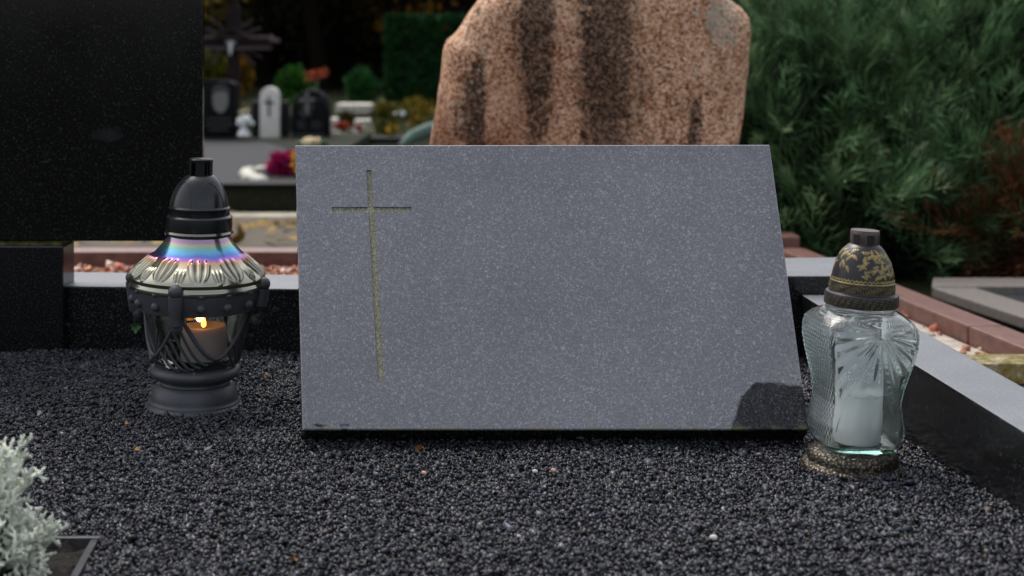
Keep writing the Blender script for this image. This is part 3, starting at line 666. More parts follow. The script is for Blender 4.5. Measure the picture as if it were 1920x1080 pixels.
def gbody(T, U):
    n_out = 0.56
    zo = 40 + (314 - 40) * np.clip(U / n_out, 0, 1)
    zi = 314 - (314 - 52) * np.clip((U - n_out) / (1 - n_out), 0, 1)
    o = gsurf(T, zo, 0.0, True); i = gsurf(T, zi, 5.5, False)
    m = U <= n_out
    x, y, z = (np.where(m, o[k], i[k]) for k in range(3))
    # close floor: outermost and innermost rows collapse onto the axis
    e0 = U < 1e-9; e1 = U > 1 - 1e-9
    x = np.where(e0 | e1, x * 0.001, x); y = np.where(e0 | e1, y * 0.001, y)
    return x, y, z
link('glass_body', grid_mesh('glass_body', gbody, 520, 300), M['clear_glass'], ran)
# bronze lid, embossed leaves
lz = smooth_prof([(66, 308), (68.5, 310), (68.5, 322), (67, 331), (61, 333), (60.5, 343), (60, 351), (58.5, 353), (55.5, 371), (50, 390), (43, 404), (34, 416), (27, 422)], 12)
lr_ = np.array([q[0] for q in lz]); lzz = np.array([q[1] for q in lz]); lpt = np.linspace(0, 1, len(lz))
leaves = [(random.uniform(0, 2 * math.pi), random.uniform(364, 412), random.uniform(0, math.pi), random.uniform(7, 11)) for _ in range(130)]
def lidf(T, U):
    r = np.interp(U, lpt, lr_); z = np.interp(U, lpt, lzz); g = np.zeros_like(r)
    for (ta, za, rot, ln) in leaves:
        du = ((T - ta + np.pi) % (2 * np.pi) - np.pi) * r; dz = (z - za) * 1.15
        a = du * math.cos(rot) + dz * math.sin(rot); b = -du * math.sin(rot) + dz * math.cos(rot)
        b = b - 0.03 * a * a * math.copysign(1, math.sin(rot * 7))
        wv = 3.6 * np.clip(1 - (a / ln) ** 2, 0, 1)
        e = np.where(wv > 0.05, np.abs(b) / np.maximum(wv, .05), 9)
        leaf = np.clip(1.25 - e, 0, 1) * (0.65 + 0.35 * np.cos(a * 1.6)) * (1 - 0.55 * np.exp(-(b / 0.6) ** 2))
        g = np.maximum(g, np.where(np.abs(a) < ln, leaf, 0))
    g *= np.clip((z - 358) / 5, 0, 1)
    tri = np.abs(((T * 46 / (2 * np.pi)) % 1) - 0.5) * 2
    zig = np.exp(-((z - (356 + 3 * tri)) / 1.0) ** 2); line = np.exp(-((z - 353) / 1.0) ** 2)
    dots = (np.sin(T * 41 + z * 3.1) * np.sin(z * 0.9 + T * 17) > 0.55) * np.clip((351 - z) / 4, 0, 1) * np.clip((z - 334) / 3, 0, 1) * 0.8
    dots2 = (np.sin(T * 33 + z * 2.1) * np.sin(z * 0.6 + T * 23) > 0.7) * np.clip((330 - z) / 4, 0, 1) * 0.5
    g = np.clip(np.maximum.reduce([g, zig, line, dots, dots2]), 0, 1)
    r2 = (r + g * 1.5) * SR
    return r2 * np.sin(T), -r2 * np.cos(T), z * SR, g
rlid = link('lid', grid_mesh('lid', lidf, 420, 140), M['bronze'], ran)
t = NT('cap_bronze'); nrm = t.n.new('ShaderNodeNewGeometry'); t.set(col=t.ramp(t.noise(90, 4), [(0.3, (0.05, 0.04, 0.036)), (0.7, (0.14, 0.1, 0.085))]), rough=0.3, metal=0.35); M['cap_bronze'] = t.m
cp = rp('chimney_cap', MB().lathe(prof([(25.5, 419), (26.5, 420), (27, 434), (27, 446), (26, 448), (0.0001, 448.5)], SR), 48), M['cap_bronze'], rlid, 35)
for k in range(6):
    a0 = R(60 * k + 12); rp('chimney_slot', MB().lathe(prof([(27.15, 423), (27.5, 423), (27.5, 441), (27.15, 441), (27.15, 423)], SR), 5, a0=a0 - R(15), a1=a0 + R(15)), M['black_paint'], cp, 35)
cn2 = thing('white_candle', 'unlit white candle in a clear sleeve inside the glass lantern', 'candle', (RX + 0.003, RY + 0.001, 0.001 + 52 * SR), rot=(0, R(3.1), 0))
part('wax_body', MB().lathe(prof([(0.0001, 1), (44, 1), (45.5, 4), (45.5, 92), (44, 95), (30, 93), (0.0001, 91)], SR), 56), M['wax_white'], cn2, 40, world=False)
slv = part('sleeve', MB().lathe(prof([(46.4, 91), (46.4, 180), (45.9, 180), (45.9, 91), (46.4, 91)], SR), 56), M['film'], cn2, 60, world=False)
part('wick', MB().tube([(0, 0, 91 * SR), (0.001, 0, 104 * SR)], 1.3 * SR, 6), M['wick'], cn2, None, world=False)
def frame_mark(a0, z0, wa, hz, inner):
    mb = MB(); rr = 46.8
    def q(a, z): return (rr * SR * math.sin(a), -rr * SR * math.cos(a), z * SR)
    loop = [q(a0 - wa, z0 - hz), q(a0 + wa, z0 - hz), q(a0 + wa, z0 + hz), q(a0 - wa, z0 + hz), q(a0 - wa, z0 - hz)]
    for s_, e_ in zip(loop, loop[1:]): mb.tube([s_, e_], 0.7 * SR, 4)
    mb.tube([q(a0 - wa * inner, z0 - hz * .4), q(a0 + wa * .5, z0 + hz * .5)], 0.7 * SR, 4)
    part('printed_mark', mb, M['print_white'], slv, None, world=False)
frame_mark(R(12), 128, R(9), 8, .5); frame_mark(R(-14), 134, R(9), 8, -.4); frame_mark(R(16), 156, R(8), 8, .2); frame_mark(R(-40), 120, R(8), 8, .6)

# ------------------------------------------------------------------ pink boulder headstone
rk = [(792, 330), (800, 270), (808, 230), (816, 190), (822, 150), (825, 120), (828, 95), (835, 78), (850, 62), (866, 44), (880, 24), (892, 8), (905, -8), (925, -24), (960, -40), (1030, -52), (1120, -58), (1210, -58), (1290, -44), (1340, -24), (1370, -5), (1398, 14), (1412, 34), (1414, 58), (1408, 100), (1402, 150), (1398, 190), (1392, 235), (1386, 275), (1392, 330)]
RD = 2.9; base_z = -0.12
ol = [(X(a, RD), Z(b, RD)) for a, b in rk]; ol = [(ol[0][0] - 0.02, base_z)] + ol + [(ol[-1][0] + 0.02, base_z)]
# resample the outline evenly
seg = []; 
for (a, b) in zip(ol, ol[1:] + ol[:1]):
    n_ = max(1, int(math.hypot(b[0] - a[0], b[1] - a[1]) / 0.012))
    seg += [(a[0] + (b[0] - a[0]) * k / n_, a[1] + (b[1] - a[1]) * k / n_) for k in range(n_)]
cx, cz = sum(p[0] for p in seg) / len(seg), sum(p[1] for p in seg) / len(seg)
rings = [(0.0, 0.03), (0.25, 0.004), (0.5, 0.0), (0.7, 0.004), (0.84, 0.014), (0.92, 0.03), (0.975, 0.055), (1.0, 0.09), (1.0, 0.15), (0.985, 0.2), (0.9, 0.235), (0.5, 0.25), (0.0, 0.255)]
vs = []; ns = len(seg)
for (s_, dep) in rings:
    for (x, z_) in seg:
        xx, z2 = cx + (x - cx) * s_, cz + (z_ - cz) * s_
        nn = mnoise.fractal((xx * 9, dep * 9, z2 * 6), 1.0, 2.0, 5) * 0.016 + mnoise.noise((xx * 4, 1, z2 * 2.5)) * 0.02
        wv = 1 if s_ < 1 else 0.4
        vs.append((xx + (nn * 0.35 if s_ > .9 else 0), RD + dep - 0.06 + nn * wv * (1 if dep < .2 else -1), z2 + (0.006 * mnoise.noise((xx * 20, z2 * 20, 4)) if s_ > .9 and z2 > 0 else 0)))
fs = [(k * ns + i, k * ns + (i + 1) % ns, (k + 1) * ns + (i + 1) % ns, (k + 1) * ns + i) for k in range(len(rings) - 1) for i in range(ns)]
bm_ = MB().add(vs, fs)
rk_o = single('boulder_headstone', bm_, M['pink_granite'], 'rough pink granite boulder with dark drip stains behind the plaque', 'headstone', (0.15, RD + 0.05, base_z), 50)

# ------------------------------------------------------------------ neighbouring grave: red chippings and pink kerbs
tag(link('red_gravel_bed', MB().prism([(-1.6, 2.28), (0.72, 2.28), (0.655, 3.36), (-1.6, 3.36)], -0.139, -0.083).mesh('red_gravel_bed'), M['red_soil']), kind='structure')
xy = np.concatenate([scatter(5200, -1.1, 0.0, 2.3, 3.36), scatter(420, 0.45, 0.80, 2.1, 3.2)])
n = len(xy); tb = rng.lognormal(0, 0.3, n)[:, None] * np.array([[0.32, 0.115, 0.06]]) * (1 + rng.normal(0, .1, (n, 3))); od = rng.uniform(0, 1, n); tb[od < 0.14] = (0.5, 0.38, 0.3); tb[od > 0.95] = (0.12, 0.05, 0.03)
inb = (xy[:, 0] < 0.655 + 0.15 * (3.36 - xy[:, 1]))
v, f, tn = chips(n, xy, 0.009, lambda q: np.where(inb, -0.08, -0.1), np.clip(tb, 0.01, .8), zr_=0.004)
tag(link('red_chippings', mesh_np('red_chippings', v, f, {'tone': tn}), M['red_chip']), 'reddish stone chippings around the pink boulder', 'gravel', kind='stuff')
def pk_rear(d): return 0.733 + 0.172 * (2.949 - d)
def pk_front(d): return 0.699 + 0.172 * (2.80 - d)
kerb('pink_kerb', [(-1.9, 3.38), (0.55, 3.38), (0.55, 3.45), (-1.9, 3.45)], -0.16, -0.05, 'low pink granite kerb across the back of the red chippings', 'pink_kerb', 0.004)
jd = 2.53
kerb('pink_kerb', [(pk_front(jd + .002), jd + .002), (pk_rear(jd + .002), jd + .002), (pk_rear(3.44), 3.44), (pk_front(3.44), 3.44)], -0.16, -0.05, 'pink granite kerb length running back from the joint beyond the glass lantern', 'pink_kerb', 0.004)
kerb('pink_kerb', [(pk_front(1.7), 1.7), (pk_rear(1.7), 1.7), (pk_rear(jd - .002), jd - .002), (pk_front(jd - .002), jd - .002)], -0.16, -0.05, 'nearer pink granite kerb length at the right edge of the picture', 'pink_kerb', 0.004)
single('corner_block', MB().box(0.555, 0.645, 3.46, 3.55, -0.16, Z(444, 3.46), 0.004), M['pink_kerb'], 'small pink granite corner block peeping out right of the plaque', 'block', (0.6, 3.5, -0.16))
mb = MB()
for k in range(7):
    d0 = 1.75 + 0.2 * k; d1 = d0 + 0.19
kerb('cement_strip', [(pk_front(1.8) - 0.075, 1.8), (pk_front(1.8) - 0.004, 1.8), (pk_front(3.1) - 0.004, 3.1), (pk_front(3.1) - 0.06, 3.1)], -0.16, -0.079, 'broken pale cement haunching along the pink kerb', 'cement', 0.004)
kerb('mossy_kerb', [(0.62, 2.215), (1.0, 2.215), (1.0, 2.285), (0.62, 2.285)], -0.075, -0.045, 'lichen covered concrete kerb end crossing at the far right', 'moss_stone', 0.004)
kerb('stone_footing', [(0.60, 2.13), (1.0, 2.13), (1.0, 2.29), (0.60, 2.29)], -0.16, -0.10, 'pale footing stone under the lichen covered kerb end', 'light_stone', 0.004)
# brown grey kerb frame in front of the juniper
def br_x(d): return 0.858 + 0.23 * (3.27 - d)
bf = thing('kerb_frame', 'brownish grey granite kerb frame of a grave before the juniper', 'kerb', (1.2, 3.0, -0.15))
part('side_kerb', MB().prism([(br_x(2.3), 2.3), (br_x(2.3) + 0.09, 2.3), (br_x(3.21) + 0.09, 3.21), (br_x(3.21), 3.21)], -0.122, -0.10, 0.003), M['brown_kerb'], bf)
part('side_footing', MB().prism([(br_x(2.3) + .012, 2.3), (br_x(2.3) + 0.08, 2.3), (br_x(3.25) + 0.08, 3.25), (br_x(3.25) + .012, 3.25)], -0.16, -0.1225), M['moss_dark'], bf)
part('back_kerb', MB().prism([(br_x(3.212), 3.212), (2.4, 3.212), (2.4, 3.33), (br_x(3.212) + 0.035, 3.33)], -0.122, -0.0985, 0.003), M['brown_kerb'], bf)
part('grave_field', MB().prism([(br_x(2.3) + 0.092, 2.3), (2.4, 2.3), (2.4, 3.21), (br_x(3.21) + 0.092, 3.21)], -0.16, -0.115), M['grey_field'], bf)

# ------------------------------------------------------------------ foliage tools
def leaf_cloud(centers, dirs, length, width, tones, droop=0.0):
    """one rhombus leaf per centre, pointing along dirs"""
    n = len(centers); d = dirs / np.maximum(np.linalg.norm(dirs, axis=1, keepdims=True), 1e-6)
    r = rng.normal(0, 1, (n, 3)); s = np.cross(d, r); s /= np.maximum(np.linalg.norm(s, axis=1, keepdims=True), 1e-6)
    L = np.asarray(length).reshape(-1, 1) * np.ones((n, 1)); W = np.asarray(width).reshape(-1, 1) * np.ones((n, 1))
    v = np.stack([centers, centers + d * L * .45 + s * W * .5, centers + d * L, centers + d * L * .45 - s * W * .5], 1)
    f = np.arange(n * 4).reshape(n, 4)
    return v.reshape(-1, 3), f, np.repeat(tones, 4, axis=0)
def foliage_obj(name, v, f, tn, parent=None, off=None, m='foliage'):
    if off is not None: v = v - np.asarray(off)[None]
    return link(name, mesh_np(name, v, f, {'tone': tn}), M[m], parent)
def ball_pts(n, c, rad, shell=0.55):
    p = rng.normal(0, 1, (n, 3)); p /= np.linalg.norm(p, axis=1, keepdims=True)
    q = rng.uniform(shell, 1.0, (n, 1)); return np.asarray(c) + p * q * np.asarray(rad), p

# ------------------------------------------------------------------ juniper
JB = (1.25, 4.3, ground_z(0, 4.3))
jun = thing('juniper_bush', 'wide feathery dark green juniper spreading behind the right kerbs', 'bush', JB)
lobes = [((0.78, 4.1, -0.02), (0.34, 0.42, 0.46), 520), ((1.2, 4.25, 0.0), (0.5, 0.55, 0.56), 760), ((1.75, 4.35, 0.05), (0.6, 0.6, 0.66), 620), ((0.95, 4.9, 0.0), (0.6, 0.6, 0.6), 300), ((1.6, 4.9, 0.1), (0.8, 0.7, 0.75), 300), ((2.4, 4.6, 0.0), (0.6, 0.6, 0.6), 160), ((0.85, 3.78, -0.1), (0.3, 0.25, 0.16), 200), ((1.4, 3.8, -0.08), (0.45, 0.25, 0.2), 240), ((1.31, 3.62, -0.08), (0.19, 0.12, 0.12), -125)]
C_, D_, L_, W_, T_ = [], [], [], [], []
stem = MB()
for (c, rad, ns_) in lobes:
    for _ in range(abs(ns_)):
        p, nrm_ = ball_pts(1, c, rad, 0.62); p = p[0]; nrm_ = nrm_[0]
        if p[2] < JB[2] + 0.02: continue
        if nrm_[1] > 0.55: continue
        dry = (p[0] > 1.18 and p[2] < 0.12 - (p[0] < 1.3) * 0.06 and random.random() < 0.5 and nrm_[1] < 0) or (ns_ < 0 and random.random() < .8)
        side = np.array([random.gauss(0.15, 0.45), random.gauss(-0.05, 0.3), random.gauss(0.42, 0.3)])
        ax = nrm_ * np.array([0.75, 0.75, 0.45]) + side; ax /= np.linalg.norm(ax)
        ln = random.uniform(0.14, 0.36); nseg = 16
        sag = np.array([0, 0, -random.uniform(0.0, 0.35)])
        tone = np.array((0.05, 0.1, 0.044)) * random.choice((0.25, 0.5, 0.9, 1.5, 2.1)) * random.uniform(0.8, 1.2) + np.array((0.007, 0.011, 0.0)) * random.random()
        if dry: tone = np.array((0.12, 0.042, 0.018)) * random.uniform(0.4, 1.2)
        r1 = np.array([random.gauss(0, 1) for _ in range(3)]); sd = np.cross(ax, r1); sd /= np.linalg.norm(sd); sd2 = np.cross(ax, sd)
        tip = random.random() < 0.4
        for k in range(nseg):
            u = (k + 0.4) / nseg; q = p + ax * ln * u + sag * ln * u * u
            tl = ln * (0.36 * (1 - u) + 0.09)
            for sgn in (-1, 1):
                ph = random.uniform(-0.6, 0.6); dd = ax * 1.05 + sgn * (sd * math.cos(ph) + sd2 * math.sin(ph)) * 0.62 + np.array([0, 0, 0.12])
                dd /= np.linalg.norm(dd)
                for j in range(4):
                    C_.append(q + dd * tl * j * 0.28); D_.append(dd + np.array([random.gauss(0, .24), random.gauss(0, .24), random.gauss(0, .24)]))
                    L_.append(tl * 0.55 + 0.008); W_.append(0.0023)
                    T_.append(tone * (0.75 + 0.8 * u * u + 0.25 * j * 0.5) + (np.array((0.09, 0.11, 0.05)) * u ** 2 if tip and not dry else 0))
v, f, tn = leaf_cloud(np.array(C_), np.array(D_), np.array(L_), np.array(W_), np.clip(np.array(T_), 0.003, 0.3))
foliage_obj('foliage', v, f, tn, jun, JB)
# dense inner needles, the shade inside the bush put into their near-black colour
ci, di = [], []
for (c, rad, ns_) in lobes:
    p, q = ball_pts(9000, c, [r * 0.9 for r in rad], 0.5); ci.append(p); di.append(q + rng.normal(0, .6, q.shape))
ci = np.concatenate(ci); di = np.concatenate(di); ok = ci[:, 2] > JB[2]; ci, di = ci[ok], di[ok]
v, f, tn = leaf_cloud(ci, di, np.full(len(ci), 0.05), np.full(len(ci), 0.012), np.array([[0.003, 0.008, 0.004]]) * rng.uniform(.5, 1.4, (len(ci), 1)))
foliage_obj('inner_foliage', v, f, tn, jun, JB)
for k in range(16):
    a = random.uniform(0, 6.28); e = Vector((1.2 + 0.8 * math.cos(a), 4.3 + 0.35 * math.sin(a), random.uniform(0.0, 0.35))); s0 = Vector((1.3 + 0.15 * math.cos(a), 4.35, JB[2] - 0.02))
    stem.tube([s0, s0.lerp(e, .4) + Vector((0, 0, -.03)), s0.lerp(e, .75), e], [0.016, 0.012, 0.008, 0.003], 6)
part('branches', stem, M['bark'], jun, 60)

# ------------------------------------------------------------------ planting hole with silver bush (front left)
pf = thing('planter_edging', 'dark metal edging of the planting hole at the front left', 'edging', (-0.6, 1.2, -0.01))
part('back_strip', MB().box(-0.9, PLX + 0.008, PLY, PLY + 0.006, -0.05, 0.006, 0.001), M['edging_metal'], pf)
part('side_strip', MB().hexa([(PLX + 0.03, 0.95, -0.05), (PLX + 0.037, 0.95, -0.05), (PLX + 0.006, PLY - 0.0005, -0.05), (PLX, PLY - 0.0005, -0.05)],
                             [(PLX + 0.03, 0.95, 0.005), (PLX + 0.037, 0.95, 0.005), (PLX + 0.006, PLY - 0.0005, 0.005), (PLX, PLY - 0.0005, 0.005)], 0.001), M['edging_metal'], pf)
mb = MB(); nx_, ny_ = 60, 44
mb.add([(-0.9 + (0.9 + PLX + 0.028) * i / nx_, 0.93 + (PLY - 0.93 - 0.001) * j / ny_, -0.007 + 0.006 * mnoise.noise((i * .9, j * .9, 0)) + 0.007 * random.random()) for j in range(ny_ + 1) for i in range(nx_ + 1)],
       [(j * (nx_ + 1) + i, j * (nx_ + 1) + i + 1, (j + 1) * (nx_ + 1) + i + 1, (j + 1) * (nx_ + 1) + i) for j in range(ny_) for i in range(nx_)])
tag(link('planter_soil', mb.mesh('planter_soil', 60), M['planter_soil']), kind='structure')
SB = Vector((-0.42, 1.20, -0.012))
sbush = thing('silver_bush', 'silvery grey cushion bush with stubby twigs in the planting hole', 'plant', SB)
tv, tf_, tt = [], [], []
def twig(p, d, ln, r, lvl, tone):
    """short kinked tube; tips carry stubby leaves"""
    n_ = 3; pts = [p]; dd = d.normalized()
    for k in range(n_):
        dd = (dd + Vector((random.gauss(0, .16), random.gauss(0, .16), random.gauss(0.05, .14)))).normalized(); pts.append(pts[-1] + dd * ln / n_)
    m_ = MB().tube(pts, [r, r * .95, r * .9, r * .8], 5); o = len(tv)
    tv.extend(m_.v); tf_.extend([tuple(i + o for i in q) for q in m_.f]); tt.extend([tone] * len(m_.v))
    if lvl == 0: return
    nb = 5 if lvl >= 2 else 4
    for k in range(nb):
        u = 0.3 + 0.7 * (k + random.random() * .6) / nb; q = pts[min(int(u * n_), n_ - 1)].lerp(pts[min(int(u * n_) + 1, n_)], u * n_ - int(u * n_) if u < 1 else 1)
        sd = Vector((random.gauss(0, 1), random.gauss(0, 1), random.gauss(0.25, .7))).normalized()
        twig(q, dd * 0.75 + sd * 0.85, ln * random.uniform(0.34, 0.5), r * 0.88, lvl - 1, tone * random.uniform(0.9, 1.12))
random.seed(21)
for k in range(240):
    az = random.uniform(0, 2 * math.pi); el = math.asin(random.uniform(0.02, 1.0))
    d = Vector((math.cos(az) * math.cos(el), math.sin(az) * math.cos(el), math.sin(el)))
    q_ = random.uniform(0.55, 1.0) * (1 + 0.22 * mnoise.noise(d * 2.3))
    start = SB + Vector((d.x * 0.05 * q_, d.y * 0.05 * q_, 0.006 + d.z * 0.102 * q_))
    twig(start, Vector((d.x, d.y, d.z * .8 + .35)), random.uniform(0.018, 0.03), 0.00135, 2, np.array((0.74, 0.77, 0.66)) * random.uniform(0.6, 1.2))
quad = [q for q in tf_]
me = bpy.data.meshes.new('twigs'); me.from_pydata([(a - SB.x, b - SB.y, c - SB.z) for a, b, c in tv], [], quad)
at = me.attributes.new('tone', 'FLOAT_COLOR', 'POINT'); at.data.foreach_set('color', np.concatenate([np.array(tt), np.ones((len(tt), 1))], 1).astype(np.float32).ravel())
me.polygons.foreach_set('use_smooth', [True] * len(me.polygons))
link('twigs', me, M['silver_leaf'], sbush)
core = MB(); 
for k in range(60):
    az = random.uniform(0, 2 * math.pi); el = random.uniform(0.3, 1.4); d = Vector((math.cos(az) * math.cos(el), math.sin(az) * math.cos(el), math.sin(el)))
    core.tube([SB, SB + Vector((d.x * .04, d.y * .04, d.z * .09))], [0.003, 0.0015], 5)
part('stems', core, M['bark'], sbush, 60)

# ------------------------------------------------------------------ small litter on the gravel
def litter_leaf(px, py, label, size=0.009, m='dry_leaf', a=0.5):
    d = HC * F / (py - HZ); c = Vector((X(px, d), d, 0.008)); mb = MB()
    pts = []
    for k in range(7):
        u = k / 6; wv = 0.35 * math.sin(math.pi * min(1, u * 1.02)) ** 0.8; pts.append((u, wv, 0.25 * math.sin(u * 4)))
    vs = [(u - .5, -w_, zc) for u, w_, zc in pts] + [(u - .5, w_, zc + 0.12) for u, w_, zc in pts]
    rot = Matrix.Rotation(a, 3, 'Z') @ Matrix.Rotation(0.5, 3, 'X')
    mb.add([c + (rot @ Vector(q)) * size for q in vs], [(k, k + 1, k + 8, k + 7) for k in range(6)])
    single('fallen_leaf', mb, M[m], label, 'leaf', c, 60)
litter_leaf(550, 1070, 'orange scrap of leaf on the gravel at the bottom edge', 0.008, a=2.2)
litter_leaf(787, 858, 'thin orange leaf scrap lying just below the plaque', 0.012, a=2.4)
litter_leaf(500, 715, 'small brown leaf scrap right of the dark lantern foot', 0.008, a=1.0)
litter_leaf(238, 808, 'yellowish leaf scrap on the gravel left of the dark lantern', 0.005, a=0.3)
litter_leaf(258, 858, 'dull brown leaf scrap on the gravel above the planting hole', 0.006, a=0.1)
def pebble(px, py, label, m, size=0.004):
    d = HC * F / (py - HZ); c = (X(px, d), d, 0.006); bm = bmesh.new(); bmesh.ops.create_icosphere(bm, subdivisions=2, radius=size)
    for v_ in bm.verts: v_.co = Vector((v_.co.x * 1.2, v_.co.y * .9, v_.co.z * .8)) * (1 + 0.25 * mnoise.noise(v_.co * 400)) + Vector(c)
    single('pebble', MB().bm(bm), M[m], label, 'pebble', c, 50)
pebble(1003, 895, 'tiny white pebble on the gravel below the plaque middle', 'pale_pebble', 0.0024)
pebble(1038, 893, 'pinkish pebble on the gravel below the plaque middle', 'pink_pebble', 0.0025)
pebble(1338, 1021, 'white pebble lying alone in the gravel lower right', 'pale_pebble', 0.003)
pebble(795, 898, 'peach coloured pebble on the gravel below the plaque left half', 'pink_pebble', 0.0024)
pebble(1810, 1056, 'pinkish pebble by the right kerb at the bottom', 'pink_pebble', 0.0026)
# sprig rooted in the kerb joint
sg = P(255, 612, 2.075); mb = MB()
for k in range(7):
    a = k * 0.95; d = Vector((math.cos(a), -0.5, math.sin(a))) * random.uniform(0.004, 0.0065); c = sg + d; s = Vector((-d.z, 0, d.x)) * .45
    mb.add([sg + d * .2, c + s, c + d * .6, c - s], [(0, 1, 2, 3)])
mb.tube([(sg.x, sg.y, sg.z), (sg.x, sg.y + 0.012, sg.z - 0.004)], 0.0008, 5)
single('weed_sprig', mb, M['leaf_green'], 'tiny green sprig on the black kerb left of the lantern', 'weed', sg)

# ------------------------------------------------------------------ raised plot and headstones in the background
PZ0, PZ1, PF, PB = Z(348, 8.0), Z(262, 12.2), 8.0, 12.2
plot = thing('raised_plot', 'raised grave plot with grey slab top and dark mossy front wall', 'grave', (-2.0, 8.0, -0.53))
px0, px1 = -4.2, X(600, 8.0)
part('front_wall', MB().prism([(px0, PF), (px1, PF), (px1, PF + 0.12), (px0, PF + 0.12)], -0.56, PZ0 - 0.012, 0.006), M['moss_dark'], plot)
part('coping', MB().prism([(px0, PF - 0.02), (px1, PF - 0.02), (px1, PF + 0.16), (px0, PF + 0.16)], PZ0 - 0.0115, PZ0 + 0.012, 0.006), M['black_stone'], plot)
sl = [(px0, PF + 0.161), (X(640, 9.5), PF + 0.161), (X(575, 10.4), 10.4), (X(505, PB), PB - 0.1), (px0, PB - 0.1)]
def slz(d): return PZ0 + (PZ1 - PZ0) * (d - PF) / (PB - PF)
part('slab_top', MB().hexa([(x, y, -0.56) for x, y in sl], [(x, y, slz(y)) for x, y in sl]), M['grey_slab'], plot)
mr = [(px0, PB - 0.11), (X(500, PB), PB - 0.11), (X(575, 10.5), 10.45), (X(640, 10.5), 10.45), (X(680, 12.2), 12.9), (px0, 12.9)]
part('moss_border', MB().hexa([(x, y, -0.56) for x, y in mr], [(x, y, slz(min(y, 12.2)) + 0.01) for x, y in mr]), M['moss_dark'], plot)
st_ = [(X(455, 8.5), 8.35), (X(462, 9.0), 9.0), (X(500, 9.3), 9.3), (X(560, 9.5), 9.5)]
pts = [P(486, 352, 8.16), P(462, 334, 8.6), P(470, 326, 8.9), P(500, 322, 9.0), P(530, 316, 9.2), P(570, 312, 9.3)]
sbd = thing('stone_border', 'curved border of whitish stones around the pink flower bed', 'border', (X(480, 8.8), 8.8, slz(8.8)))
for a_, b_ in zip(pts, pts[1:]):
    nn = max(1, int((b_ - a_).length / 0.075))
    for k in range(nn):
        c_ = a_.lerp(b_, (k + .5) / nn)
        part('border_stone', MB().ball((c_.x + random.gauss(0, .008), c_.y, slz(c_.y) + 0.012), 0.043 * random.uniform(.85, 1.15), 8, 6, (1, .9, .6)), M['white_marble'], sbd, 60)
single('flower_bed_soil', MB().prism([(p.x + .06, p.y) for p in pts] + [(X(620, 8.2), 8.2)], slz(8.3) - 0.06, slz(8.9) + 0.012), M['planter_soil'], 'dark soil patch inside the whitish stone border', 'soil', (X(540, 8.7), 8.7, slz(8.6)))
# magenta flowers
def clump(name, label, cat, c, rad, n, length, width, tones, up=0.6, group=None, stemm='leaf_green'):
    base = Vector((c[0], c[1], c[2])); o = thing(name, label, cat, base, group)
    p, q = ball_pts(n, (c[0], c[1], c[2] + rad[2] * 0.55), (rad[0], rad[1], rad[2] * 0.55), 0.35)
    lump = np.array([1 + 0.55 * mnoise.noise((k_[0] * 1.7 + c[0] * 9, k_[1] * 1.7, k_[2] * 1.7)) for k_ in q])[:, None]; cc_ = np.array((c[0], c[1], c[2] + rad[2] * 0.5)); p = cc_ + (p - cc_) * lump
    q = q + rng.normal(0, .45, q.shape) + np.array([0, 0, up])
    ti = rng.integers(0, len(tones), n); tn = np.array(tones)[ti] * rng.uniform(.6, 1.35, (n, 1))
    v, f, tn2 = leaf_cloud(p, q, rng.uniform(.7, 1.3, n) * length, rng.uniform(.7, 1.3, n) * width, np.clip(tn, .003, .9))
    foliage_obj('foliage', v, f, tn2, o, base)
    mb = MB()
    for k in range(6):
        a = random.uniform(0, 6.28); mb.tube([(c[0], c[1], c[2] - 0.02), (c[0] + rad[0] * .5 * math.cos(a), c[1] + rad[1] * .5 * math.sin(a), c[2] + rad[2] * .7)], [0.006, 0.003], 5)
    part('stems', mb, M[stemm], o)
    return o
clump('heather', 'bright magenta heather clump on the raised plot', 'flowers', (X(535, 8.6), 8.6, slz(8.6)), (0.1, 0.1, 0.105), 1300, 0.035, 0.014, [(0.42, 0.012, 0.09), (0.3, 0.012, 0.2), (0.5, 0.02, 0.06), (0.2, 0.02, 0.12)])
clump('yellow_flowers', 'small orange yellow flowers beside the magenta heather', 'flowers', (X(560, 8.5), 8.5, slz(8.5) + 0.03), (0.03, 0.05, 0.11), 90, 0.035, 0.016, [(0.75, 0.42, 0.06), (0.8, 0.3, 0.03)])
# kerb edging and step in front of the raised plot
kerb('stone_step', [(-4.2, 7.78), (0.3, 7.78), (0.3, 7.93), (-4.2, 7.93)], -0.55, Z(404, 7.8), 'pale weathered stone edging below the raised plot wall', 'light_stone', 0.01)
kerb('mossy_step', [(-4.2, 7.6), (0.3, 7.6), (0.3, 7.77), (-4.2, 7.77)], -0.55, Z(420, 7.65), 'dark mossy step in front of the pale stone edging', 'moss_dark', 0.01)

def arch(x0, x1, z0, z1, rise, n=10):
    pts = [(x0, z0), (x1, z0), (x1, z1 - rise)]
    for k in range(1, n): 
        u = math.pi * k / n; pts.append(((x0 + x1) / 2 + (x1 - x0) / 2 * math.cos(u), z1 - rise + rise * math.sin(u)))
    pts.append((x0, z1 - rise)); return pts
G = 12.2
def hstone(name, label, pxs, ytop, ybot, d, rise_px, m, thick=0.1):
    x0, x1 = X(pxs[0], d), X(pxs[1], d); z0, z1 = Z(ybot, d), Z(ytop, d)
    o = thing(name, label, 'headstone', ((x0 + x1) / 2, d, z0 - 0.05))
    part('slab', MB().outline(arch(x0, x1, z0 - 0.05, z1, rise_px * d / F, 12), d, d + thick, 0.006), M[m], o, 30)
    return o
def etch(o, name, d, boxes, m='etch'):
    mb = MB()
    for (a, b, c, e) in boxes: mb.box(X(a, d), X(b, d), d - 0.004, d + 0.001, Z(e, d), Z(c, d))
    part(name, mb, M[m], o)
h1 = hstone('portrait_headstone', 'black headstone with grey etched portrait and lines of lettering', (352, 443), 150, 256, 12.25, 9, 'black_stone')
